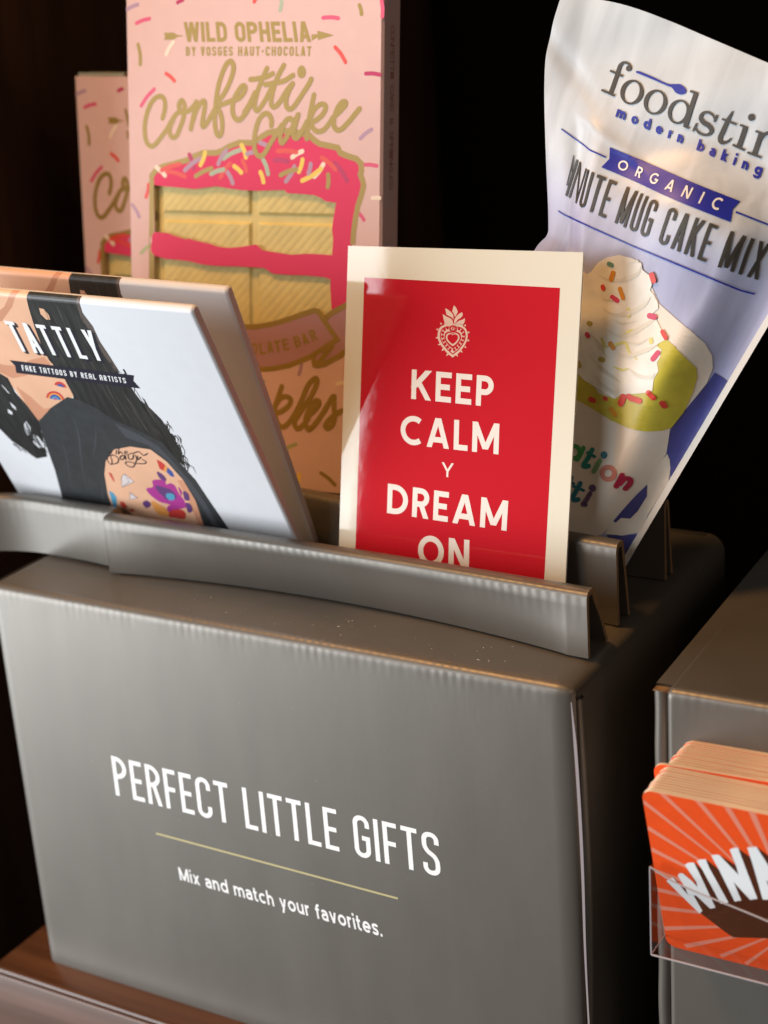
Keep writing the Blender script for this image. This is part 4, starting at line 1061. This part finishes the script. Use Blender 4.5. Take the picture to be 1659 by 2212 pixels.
for i, (pts, ws) in enumerate([([(735, 405), (745, 440), (738, 472)], [8, 20, 8]), ([(885, 602), (890, 642)], [12, 14]), ([(715, 575), (745, 558), (772, 548)], [3, 9, 3]), ([(590, 662), (660, 645), (720, 635), (742, 690), (795, 745)], [3, 10, 9, 8, 3]), ([(560, 600), (580, 650), (570, 690)], [5, 13, 5]), ([(640, 790), (700, 812), (745, 800)], [2, 9, 2])]):
    swirl(pts, ws, 1, 6.2 + .3 * (i % 2))
mb.build('cream_swirl_print', [GREY1, LIME], tp_, smooth=True, angle=2.5)
mb = MB()
SPK = {'r': SPC['r'], 'p': mat('rose_sprinkle', (0.66, 0.05, 0.12), .4), 'o': mat('orange_sprinkle', (0.72, 0.30, 0.02), .4), 't': mat('teal_sprinkle', (0.15, 0.32, 0.24), .4), 'y': mat('ochre_sprinkle', (0.50, 0.40, 0.08), .4)}
kk = list(SPK)
for i, (xa, ya, xb, yb, w_, q) in enumerate([(612, 118, 632, 126, 14, 't'), (640, 178, 628, 218, 17, 'o'), (572, 268, 576, 280, 15, 'r'), (685, 282, 705, 340, 15, 'o'), (634, 336, 668, 358, 16, 'p'), (892, 192, 904, 228, 18, 'r'), (878, 458, 910, 466, 18, 'p'), (962, 562, 984, 602, 14, 'r'), (932, 700, 900, 740, 17, 'p'), (480, 505, 494, 510, 14, 'y'), (468, 578, 478, 592, 14, 'p'), (622, 640, 642, 668, 16, 'o'), (558, 742, 574, 746, 16, 'y'), (412, 765, 420, 785, 16, 'y'), (494, 1004, 512, 1012, 17, 'r'), (585, 998, 592, 1002, 14, 'r'), (690, 1030, 705, 990, 22, 'r'), (740, 985, 760, 1000, 18, 'r'), (765, 1000, 812, 1015, 18, 'r'), (870, 962, 902, 995, 17, 'r'), (963, 1030, 975, 1048, 17, 'r'), (625, 1068, 652, 1105, 16, 'o')]):
    ribbon(mb, PO, PO.px(cm_([(xa, ya), (xb, yb)])), w_ * .33 / 8000, 6.6 + .3 * (i % 2), kk.index(q), round_cap=True)
mb.build('sprinkle_print', [SPK[k] for k in kk], tp_)
# dark blue and charcoal printing
c9 = crop(1920, 180, 580); c10 = crop(1820, 440, 680)
mb = MB()
U9 = .3496 / 1.507 / 8150.0          # one crop unit in metres on the pouch
def stk(pts, ws, ly, cr=c9, k=0):
    P = PO.px(cr(pts)); n_ = 5
    if len(P) > 2:
        ww = list(np.interp(np.linspace(0, len(ws) - 1, (len(P) - 1) * n_ + 1), range(len(ws)), ws)); P = smooth_path(P, n_)
    else: ww = list(ws)
    ribbon(mb, PO, P, [w_ * U9 / 2 for w_ in ww], ly, k)
def ring9(cx, cy, rx, ry, ix, iy, ly):
    R1, U1 = np.array((.93, .37)), np.array((.36, -.93))
    o_ = [tuple(np.array((cx, cy)) + R1 * rx * math.cos(a) + U1 * ry * math.sin(a)) for a in np.linspace(0, 2 * math.pi, 41)[:-1]]
    i_ = [tuple(np.array((cx, cy)) + R1 * ix * math.cos(a) + U1 * iy * math.sin(a)) for a in np.linspace(0, 2 * math.pi, 41)[:-1]]
    fill(mb, PO, [PO.px(c9(o_)), PO.px(c9(i_))], ly)
stk([(195, 355), (262, 165)], [40, 40], 3.0)
stk([(262, 166), (283, 100), (318, 68), (362, 78), (384, 118)], [40, 36, 24, 20, 26], 3.3)
disc(mb, PO, PO.px(c9([(366, 122)]))[0], 27 * U9, 3.6)
stk([(192, 142), (312, 196)], [19, 19], 3.9); stk([(112, 322), (236, 377)], [20, 20], 4.2)
ring9(394, 344, 107, 118, 68, 100, 3.0); ring9(613, 437, 108, 119, 69, 101, 3.0); ring9(832, 527, 102, 117, 66, 98, 3.0)
stk([(890, 672), (995, 342)], [42, 42], 3.6); stk([(938, 332), (1005, 358)], [20, 20], 3.9); stk([(885, 662), (930, 680)], [18, 18], 4.2)
stk([(1166, 605), (1150, 560), (1100, 530), (1050, 545), (1036, 590), (1065, 628), (1108, 655), (1135, 695), (1118, 732), (1070, 742), (1015, 718), (988, 680)], [14, 20, 22, 28, 38, 42, 42, 40, 30, 22, 22, 14], 3.0)
stk([(1190, 555), (1160, 622)], [18, 18], 3.5); stk([(1000, 632), (962, 708)], [18, 18], 3.5)
stk([(1335, 520), (1290, 600), (1245, 700), (1215, 770), (1230, 810), (1275, 808), (1322, 772)], [14, 36, 42, 42, 36, 24, 14], 3.0); stk([(1232, 592), (1370, 645)], [18, 18], 3.5)
stk([(1455, 660), (1385, 860)], [44, 44], 3.0); stk([(1400, 648), (1465, 675)], [18, 18], 3.4); stk([(1333, 832), (1446, 884)], [20, 20], 3.8); disc(mb, PO, PO.px(c9([(1507, 578)]))[0], 31 * U9, 3)
stk([(1600, 720), (1532, 922)], [44, 44], 3.0); stk([(1545, 705), (1612, 732)], [18, 18], 3.4); stk([(1470, 903), (1600, 952)], [20, 20], 3.8); stk([(1580, 800), (1630, 735), (1690, 725), (1715, 760)], [16, 26, 34, 44], 4.1)
text(mb, PO, 'IN', c10([(140, 190), (222, 270), (50, 478), (140, 545)]), t=0.07, sp=0.05, layer=3)
stk([(118, 158), (98, 262), (62, 400)], [5, 12, 10], 3, c10); stk([(122, 162), (108, 300)], [4, 10], 3.4, c10)
text(mb, PO, 'UTE MUG CAKE MIX', c10([(228, 270), (1690, 868), (156, 558), (1585, 1152)]), t=0.092, sp=0.10, layer=3)
mb.build('charcoal_lettering', INKD, tp_, smooth=True, angle=2.5)
mb = MB()
sp_ = smooth_path([(432, 148), (470, 152), (600, 205), (720, 262), (790, 268), (850, 272), (895, 312), (895, 350), (850, 366), (800, 345), (765, 300), (720, 282), (590, 226), (460, 172), (436, 166)], 4)
fill(mb, PO, PO.px(c9(sp_)), 3)
text(mb, PO, 'modern baking', c9([(270, 470), (1622, 1022), (240, 570), (1592, 1122)]), t=0.24, lowcase=True, fit='gap', layer=3)
fill(mb, PO, PO.px(c10([(405, 95), (1442, 524), (1382, 588), (1366, 690), (338, 255), (402, 188)])), 3)
ribbon(mb, PO, PO.px(edge(c10([(20, -50), (110, 15), (200, 80), (245, 118), (375, 175)]), 24)), 12 * U9 * .5, 3)
ribbon(mb, PO, PO.px(edge(c10([(1405, 608), (1659, 708), (1760, 745)]), 24)), 14 * U9 * .5, 3)
ribbon(mb, PO, PO.px(edge(c10([(-5, 600), (30, 625), (250, 728), (600, 885), (1000, 1050), (1300, 1175), (1450, 1235), (1555, 1262)]), 60)), 14 * U9 * .5, 3)
mb.build('blue_lettering_and_ribbon', INKB, tp_, smooth=True, angle=2.5)
mb = MB(); text(mb, PO, 'ORGANIC', c10([(490, 190), (1318, 508), (462, 265), (1272, 602)]), t=0.17, geo=True, fit='gap', layer=5)
mb.build('ribbon_lettering', WHITE_INK, tp_, smooth=True, angle=2.5)
c11 = crop(1840, 1280, 460)
TINT = [mat('green_letter', lin((70, 160, 92)), .4), mat('teal_letter', lin((40, 140, 130)), .4), mat('sage_letter', lin((130, 176, 120)), .4), mat('salmon_letter', lin((214, 130, 110)), .4), mat('berry_letter', lin((176, 40, 74)), .4), mat('blue_letter', lin((40, 120, 140)), .4), mat('plum_letter', lin((112, 90, 130)), .4)]
mb = MB()
U11 = .2773 / 1.507 / 8150.0
def bold(pts, w_, k, ly): ribbon(mb, PO, smooth_path(PO.px(c11(pts)), 5), w_ * U11 / 2, ly, k, round_cap=True)
ribbon(mb, PO, PO.px(c11(ell(115, 690, 62, 72, 0, 345, 22))), 52 * U11 / 2, 5.5, 0, closed=True); bold([(222, 640), (180, 730), (150, 775)], 54, 0, 5.9)
bold([(325, 660), (270, 770), (225, 835), (240, 858), (285, 852)], 56, 1, 5.5); bold([(270, 695), (355, 742)], 34, 1, 6.0)
bold([(415, 790), (360, 890), (345, 915)], 58, 2, 5.5); bold([(462, 722), (464, 724)], 86, 5, 5.5)
ribbon(mb, PO, PO.px(c11(ell(512, 937, 72, 72, 0, 345, 22))), 58 * U11 / 2, 5.5, 3, closed=True)
bold([(675, 960), (640, 1030), (605, 1090)], 58, 4, 5.5); bold([(650, 1060), (710, 1000), (770, 1010), (765, 1060), (715, 1120)], 54, 4, 5.9)
bold([(80, 990), (30, 1090), (0, 1140)], 56, 5, 5.5); bold([(40, 1020), (110, 1060)], 34, 5, 5.9)
bold([(185, 1055), (130, 1160), (95, 1225), (115, 1252), (160, 1245)], 56, 5, 5.5); bold([(110, 1090), (225, 1140)], 34, 5, 5.9)
bold([(300, 1175), (245, 1270), (220, 1300), (245, 1305)], 56, 6, 5.5); bold([(328, 1112), (330, 1114)], 88, 6, 5.5)
mb.build('flavour_lettering', TINT, tp_, smooth=True, angle=2.5)

# ================================================================== tattoo booklets
BW = mat('white_booklet_cover', (0.80, 0.81, 0.84), rough=0.42, noise=((200, 200, 200), 0.015))
PAGE = mat('booklet_side', (0.68, 0.54, 0.50), rough=0.7)
SKIN = mat('printed_skin', lin((236, 184, 150)), .42, noise=((45, 45, 45), .10)); HAIR = mat('printed_hair', lin((40, 40, 38)), .45, noise=((700, 700, 90), .55)); SHIRT = mat('printed_shirt', lin((54, 56, 58)), .45, noise=((300, 300, 300), .15))
HAIRB = mat('printed_brown_hair', lin((96, 84, 78)), .45)
BK1 = Face((0.05, 0.0385, H), -0.012, -0.470, 0.022)
BK2 = Face((0.05, 0.0470, H), -0.038, -0.357, 0.0155)
cb = crop(0, 800, 1100)
tB = thing('booklet', 'front white booklet leaning forward, its cover showing a long haired woman in a black top', 'booklet', BK1.M, 'white tattoo booklets')
bt = BK1.px([(405, 669)])[0][1]; br_ = BK1.px([(500, 860)])[0][0]; bl_ = BK1.px([(20, 1035)])[0][0]
bb = 0.010
TH = 0.0031; RF = TH / 2
class Fold:
    maxlen = None
    def at(self, u, v, off=0.0):
        if v <= bt - RF: return (u, -off, v)
        a = (v - (bt - RF)) / RF
        return (u, RF - (RF + off) * math.cos(a), bt - RF + (RF + off) * math.sin(a))
    def px(self, pts): return BK1.px(pts)
BF = Fold()
mb = MB()
prof = [(0, bb), (0, bt - RF)] + [(RF - RF * math.cos(a), bt - RF + RF * math.sin(a)) for a in np.linspace(0, math.pi, 15)[1:]] + [(TH, bb)]
soft = [(bl_, .0006), (bl_ + .0004, .0001), (bl_ + .0010, 0), (br_ - .0010, 0), (br_ - .0004, .0001), (br_, .0006)]
mid_ = lambda p, q: (RF + (p[0] - RF) * (1 - q / RF), p[1] - (q if p[1] > bt - RF else 0) * .8)
mb.grid([[(x, *mid_(p, q)) for x, q in soft] for p in prof])
for x, q, fl in ((br_, .0006, 0), (bl_, .0006, 1)):
    ring = [(x, *mid_(p, q)) for p in prof]
    mb.add(ring, [tuple(range(len(ring)))[::(-1 if fl else 1)]], 1)
mb.build('cover', [BW, PAGE], tB, smooth=True, angle=0.9)
def clip_poly(P, u0, u1, v0, v1):
    for ax, lim, sg in ((0, u0, 1), (0, u1, -1), (1, v0, 1), (1, v1, -1)):
        out = []
        for i in range(len(P)):
            a, b = P[i - 1], P[i]; ia, ib = sg * (a[ax] - lim) >= 0, sg * (b[ax] - lim) >= 0
            if ia != ib:
                t = (lim - a[ax]) / (b[ax] - a[ax]); out.append((a[0] + (b[0] - a[0]) * t, a[1] + (b[1] - a[1]) * t))
            if ib: out.append(b)
        P = out
        if not P: break
    return P
def bpoly(mb, pts, ly, k=0, cr=cb, sm=0):
    P = BK1.px(cr(pts))
    if sm: P = smooth_path(P, sm, True)
    edges = [bb + .001, bt - RF] + [bt - RF + RF * q * math.pi / 2 for q in (.2, .4, .6, .8, 1.0)]
    for v0_, v1_ in zip(edges, edges[1:]):
        Q = clip_poly(P, bl_ + .0008, br_ - .001, v0_, v1_)
        if len(Q) > 2: fill(mb, BF, Q, ly, k)
mb = MB()
bpoly(mb, [(-400, 100), (110, 130), (210, 320), (250, 420), (300, 560), (365, 735), (300, 790), (192, 862), (110, 760), (40, 660), (-40, 600), (-400, 640)], 1)
bpoly(mb, [(520, 1055), (560, 1000), (640, 985), (740, 1000), (820, 1060), (900, 1150), (960, 1250), (1010, 1390), (1010, 1500), (600, 1480), (555, 1290), (530, 1220), (513, 1120)], 3)
mb.build('skin_print', SKIN, tB)
mb = MB()
bpoly(mb, [(-60, 560), (20, 585), (90, 590), (150, 560), (215, 545), (250, 580), (190, 610), (120, 640), (60, 650), (-20, 610)], 1.4)
bpoly(mb, [(80, 690), (150, 740), (215, 800), (250, 795), (192, 862), (130, 780)], 1.4)
bpoly(mb, [(-100, 300), (-20, 330), (20, 300), (40, 260), (60, 130), (110, 130), (60, 300), (10, 370), (-60, 380)], 1.4)
mb.build('skin_tone_print', mat('printed_skin_shade', lin((212, 150, 118)), .42, noise=((60, 60, 60), .08)), tB)
mb = MB()
bpoly(mb, [(900, 1150), (960, 1250), (1010, 1390), (985, 1390), (930, 1260), (870, 1150)], 3.3)
mb.build('arm_tone_print', MATS['printed_skin_shade'], tB)
mb = MB()
bpoly(mb, [(100, 130), (335, 160), (400, 330), (450, 400), (480, 470), (530, 545), (580, 622), (640, 692), (690, 760), (740, 800), (790, 850), (830, 905), (850, 950), (880, 1000), (905, 1080), (850, 1040), (800, 985), (700, 930), (600, 880), (480, 860), (360, 800), (360, 735), (310, 640), (240, 560), (200, 480), (170, 400), (140, 300)], 2)
bpoly(mb, [(-60, 590), (40, 650), (75, 720), (130, 780), (190, 860), (215, 960), (232, 1035), (180, 1045), (120, 1000), (60, 960), (0, 900), (-60, 880)], 2)
for i in range(70):          # loose strands along the hair's outer edge
    x, y = random.choice([(700, 770), (760, 830), (800, 870), (830, 900), (860, 960), (880, 1010), (900, 1060), (640, 700), (590, 640)])
    x += random.uniform(-40, 20); y += random.uniform(-40, 20)
    L = random.uniform(25, 75); a = math.radians(random.uniform(25, 75))
    P = BK1.px(cb([(x, y), (x + L * .5 * math.cos(a), y + L * .5 * math.sin(a)), (x + L * math.cos(a + .35), y + L * math.sin(a + .35))]))
    ribbon(mb, BK1, P, [.00016, .00011, .00002], 2.3 + .2 * (i % 3))
for i in range(26):
    x, y = random.uniform(60, 200), random.uniform(930, 1000); L = random.uniform(30, 80)
    P = BK1.px(cb([(x, y), (x + L * .5, y + L * .35), (x + L * .8, y + L * .75)]))
    if P[0][0] > bl_ + .002: ribbon(mb, BK1, P, [.0003, .0002, .00003], 2.3 + .2 * (i % 3))
for i in range(110):         # flyaway fringe
    q = random.random()
    bx, by = np.interp(q, [0, .15, .3, .45, .6, .75, .9, 1], [400, 480, 580, 690, 780, 840, 880, 905]), np.interp(q, [0, .15, .3, .45, .6, .75, .9, 1], [330, 470, 622, 760, 845, 915, 1005, 1070])
    bx += random.uniform(-14, 3); by += random.uniform(-6, 6)
    L = random.uniform(20, 60) * (.35 + q); a = math.radians(random.uniform(38, 72))
    P = BK1.px(cb([(bx, by), (bx + L * .55 * math.cos(a), by + L * .5 * math.sin(a)), (bx + L * math.cos(a + .2), by + L * math.sin(a + .2))]))
    ribbon(mb, BK1, P, [.00022, .00013, .00002], 2.3 + .2 * (i % 3))
for i in range(46):          # strands crossing the light gaps at the lower left
    x, y = random.uniform(95, 200), random.uniform(840, 930); L = random.uniform(50, 110)
    P = BK1.px(cb([(x, y), (x + L * .28, y + L * .55), (x + L * .62, y + L)]))
    if P[2][0] > bl_ + .002 and y + L < 1050: ribbon(mb, BK1, P, [.00003, random.uniform(.00006, .0002), .00002], 3.1 + .1 * (i % 3))
mb.build('hair_print', HAIR, tB)
mb = MB()
for i in range(120):         # lighter strands following the fall of the hair
    q, w = random.random(), random.random()
    xl_, xr_ = np.interp(q, [0, .3, .6, 1], [130, 200, 380, 700]), np.interp(q, [0, .3, .6, 1], [370, 520, 700, 880])
    x = xl_ + (xr_ - xl_) * w; y = np.interp(q, [0, 1], [270, 950]) + (w - .5) * 120 * q
    L = random.uniform(60, 150); dx = .45 + .25 * q
    P = BK1.px(cb([(x, y), (x + L * dx * .5, y + L * .5 + random.uniform(-4, 4)), (x + L * dx, y + L)]))
    P = [p for p in P if p[1] < bt - RF - .0002]
    if len(P) == 3 and y + L < 965 and x + L * dx < np.interp(y + L, [330, 622, 845, 1070], [400, 580, 780, 900]) - 8:
        ribbon(mb, BK1, P, [.00002, .00010, .00002], 2.5 + .2 * (i % 3))
mb.build('hair_sheen_print', mat('printed_hair_strand', lin((84, 80, 76)), .45), tB)
mb = MB()
for pl in ([(5, 680), (18, 690), (48, 725), (40, 722)], [(48, 765), (75, 790), (82, 808), (60, 790)], [(38, 800), (60, 815), (62, 830), (42, 820)], [(128, 860), (150, 890), (152, 925), (135, 930), (122, 900), (118, 875)], [(162, 925), (185, 935), (215, 965), (220, 990), (190, 990), (165, 965)]):
    bpoly(mb, pl, 2.9)
mb.build('hair_gap_print', BW, tB)
mb = MB()
bpoly(mb, [(355, 165), (405, 330), (455, 395), (490, 470), (540, 545), (590, 625), (560, 610), (500, 520), (450, 430), (400, 360), (340, 170)], 2.7, 0)
bpoly(mb, [(192, 305), (215, 310), (240, 340), (248, 362), (228, 362), (200, 335)], 2.8, 1)
mb.build('brown_hair_print', [HAIRB, SKIN], tB)
mb = MB()
bpoly(mb, [(190, 862), (250, 795), (330, 742), (400, 760), (480, 800), (560, 855), (680, 905), (800, 968), (880, 1062), (960, 1150), (1020, 1240), (1130, 1400), (1010, 1400), (960, 1250), (900, 1150), (820, 1060), (740, 1000), (640, 985), (560, 1000), (520, 1055), (513, 1120), (530, 1220), (555, 1290), (600, 1480), (330, 1440), (310, 1250), (270, 1100), (220, 960)], 3.6)
mb.build('shirt_print', SHIRT, tB)
mb = MB()
for pl in ([(560, 870), (680, 925), (780, 985), (860, 1070), (940, 1165), (1010, 1265), (1090, 1400), (1060, 1400), (980, 1260), (900, 1150), (820, 1050), (730, 980), (620, 940)], ):
    bpoly(mb, pl, 3.9)
for pts, w_ in (([(330, 800), (380, 900), (400, 1050), (430, 1250)], 9), ([(470, 850), (470, 960), (450, 1080)], 7), ([(280, 900), (330, 1050), (360, 1300)], 7), ([(500, 1130), (505, 1230), (540, 1330)], 6)):
    P = smooth_path(BK1.px(cb(pts)), 6); ribbon(mb, BK1, P, list(np.interp(np.linspace(0, 1, len(P)), [0, .5, 1], [0, w_ * .00003, 0])), 4.0)
mb.build('shirt_fold_print', mat('printed_shirt_fold', lin((72, 75, 80)), .45), tB)
# tattoos on neck and arm
TAT = [mat('tattoo_red', (0.62, .05, .04), .45), mat('tattoo_blue', (.06, .10, .34), .45), mat('tattoo_magenta', (.42, .04, .27), .45), mat('tattoo_purple', (.13, .05, .18), .45), mat('tattoo_sky', (.09, .34, .52), .45), mat('tattoo_orange', (.80, .33, .08), .45), mat('tattoo_black', (.02, .012, .02), .45), mat('tattoo_white', (.75, .66, .66), .45)]
mb = MB(); ca = crop(300, 1420, 500); cn = crop(0, 1000, 500)
for r_, k in ((92, 0), (72, 5), (56, 1), (36, 4), (20, 2)):
    bpoly(mb, [(600 + r_ * 1.1 * math.cos(a), 1000 + r_ * math.sin(a) + .25 * r_ * math.cos(a)) for a in np.linspace(math.pi, 1.93 * math.pi, 14)], 1.6 + .3 * [92, 72, 56, 36, 20].index(r_), k, cn)
for r_, k in ((60, 0), (34, 1)):
    bpoly(mb, [(655 + r_ * 1.1 * math.cos(a), 860 + r_ * math.sin(a) * .9 + .35 * r_ * math.cos(a)) for a in np.linspace(math.pi, 1.95 * math.pi, 12)], 1.6 + .02 * r_ * (r_ < 40), k, cn)
flower = [([(650, 480), (720, 465), (790, 480), (800, 520), (850, 505), (900, 540), (940, 620), (990, 680), (1010, 740), (960, 780), (880, 760), (820, 730), (740, 710), (660, 660), (600, 600), (590, 560), (660, 545)], 2), ([(690, 530), (760, 545), (840, 570), (890, 610), (915, 660), (860, 690), (800, 680), (760, 640), (700, 580)], 3), ([(810, 615), (880, 625), (890, 680), (840, 690), (800, 650)], 4),
          ([(860, 780), (960, 790), (1010, 830), (1000, 890), (900, 880), (830, 860)], 0), ([(820, 750), (1000, 720), (1010, 770), (850, 800), (830, 850)], 2), ([(545, 720), (590, 690), (640, 735), (590, 775)], 3), ([(640, 700), (700, 720), (820, 800), (820, 860), (740, 850), (680, 800)], 5), ([(700, 380), (760, 410), (800, 460), (790, 480), (730, 450)], 3), ([(985, 590), (1040, 620), (1050, 690), (1000, 680)], 3), ([(1010, 720), (1060, 730), (1085, 800), (1040, 820)], 3), ([(930, 540), (970, 600), (960, 640)], 2)]
for i, (pl, k) in enumerate(flower): bpoly(mb, pl, 4.2 + .25 * i, k, ca, 3)
bpoly(mb, [(697, 250), (740, 270), (790, 310), (770, 370), (730, 350)], 4.2, 0, ca); bpoly(mb, [(790, 310), (815, 335), (800, 385), (770, 372)], 4.2, 5, ca); bpoly(mb, [(815, 335), (870, 385), (890, 440), (850, 430), (805, 385)], 4.2, 1, ca)
bpoly(mb, [(180, 585), (230, 610), (265, 660), (268, 775), (225, 740)], 4.2, 4, ca); bpoly(mb, [(305, 700), (345, 710), (385, 765), (350, 780), (310, 750)], 4.2, 0, ca); bpoly(mb, [(175, 388), (210, 400), (245, 480), (235, 490)], 4.2, 0, ca); bpoly(mb, [(400, 800), (430, 780), (465, 800), (440, 815)], 4.2, 0, ca)
for pl in ([(350, 402), (455, 490), (325, 550), (318, 440)], [(410, 605), (440, 625), (495, 665), (410, 680)]):
    bpoly(mb, pl, 4.2, 7, ca)
    P = BK1.px(ca(pl + [pl[0], ((pl[0][0] + pl[1][0]) / 2, pl[1][1]), pl[2]])); ribbon(mb, BK1, P, .00006, 4.6, 6)
def tatw(pts, w_, ly): ribbon(mb, BK1, smooth_path(BK1.px(ca(pts)), 4), w_ * .0000245, ly, 6, round_cap=True)
tatw([(200, 215), (215, 260), (212, 300), (185, 290), (165, 250), (180, 210), (240, 205), (285, 240), (275, 285), (220, 300)], 8, 4.4)
tatw([(345, 205), (310, 215), (305, 245), (340, 245), (358, 205), (365, 250)], 9, 4.4); tatw([(390, 205), (400, 245), (440, 240), (448, 200)], 9, 4.6)
tatw([(470, 205), (490, 250), (530, 225)], 9, 4.8); tatw([(495, 215), (465, 300), (440, 330), (390, 320), (360, 285), (400, 275), (470, 290), (560, 295), (585, 275), (545, 250)], 8, 5.0)
tatw([(180, 185), (200, 170), (215, 190)], 6, 4.4); tatw([(265, 150), (260, 190)], 7, 4.4); tatw([(290, 135), (285, 190), (310, 165), (330, 190)], 7, 4.6); tatw([(350, 180), (385, 172), (365, 158), (350, 178), (385, 195), (430, 180)], 6, 4.8); tatw([(440, 185), (500, 165), (530, 185), (560, 205), (600, 185)], 8, 5.0)
mb.build('tattoo_print', TAT, tB)
mb = MB()
bpoly(mb, [(105, 570), (1445, 735), (1440, 795), (1515, 876), (1385, 862), (178, 708), (165, 632)], 4.0, 0, cn)
for dx, dy in ((22, 14), (38, 26)):
    text(mb, BK1, 'TATTLY', cn([(42 + dx, 142 + dy), (985 + dx, 250 + dy), (212 + dx, 470 + dy), (1130 + dx, 582 + dy)]), t=0.115, sp=0.18, layer=3.6 + dx * .004)
mb.build('dark_banner_print', mat('navy_black_print', (.014, .012, .026), .45), tB)
mb = MB()
text(mb, BK1, 'TATTLY', cn([(42, 142), (985, 250), (212, 470), (1130, 582)]), t=0.115, sp=0.18, layer=5.0)
text(mb, BK1, 'FAKE TATTOOS BY REAL ARTISTS', cn([(230, 620), (1352, 762), (247, 682), (1368, 820)]), t=0.15, sp=0.22, layer=5.0, roundA=True)
mb.build('cover_lettering', WHITE_INK, tB)
t3 = tB.copy(); COL.objects.link(t3)
d_u = BK2.px([(487, 626)])[0]
t3.matrix_world = BK2.M @ Matrix.Translation((d_u[0] - br_, 0, d_u[1] - bt))
t3['label'] = 'white booklet behind the front one, only its top strip and right side showing'
for ch in list(tB.children):
    k = ch.copy(); COL.objects.link(k); k.parent = t3
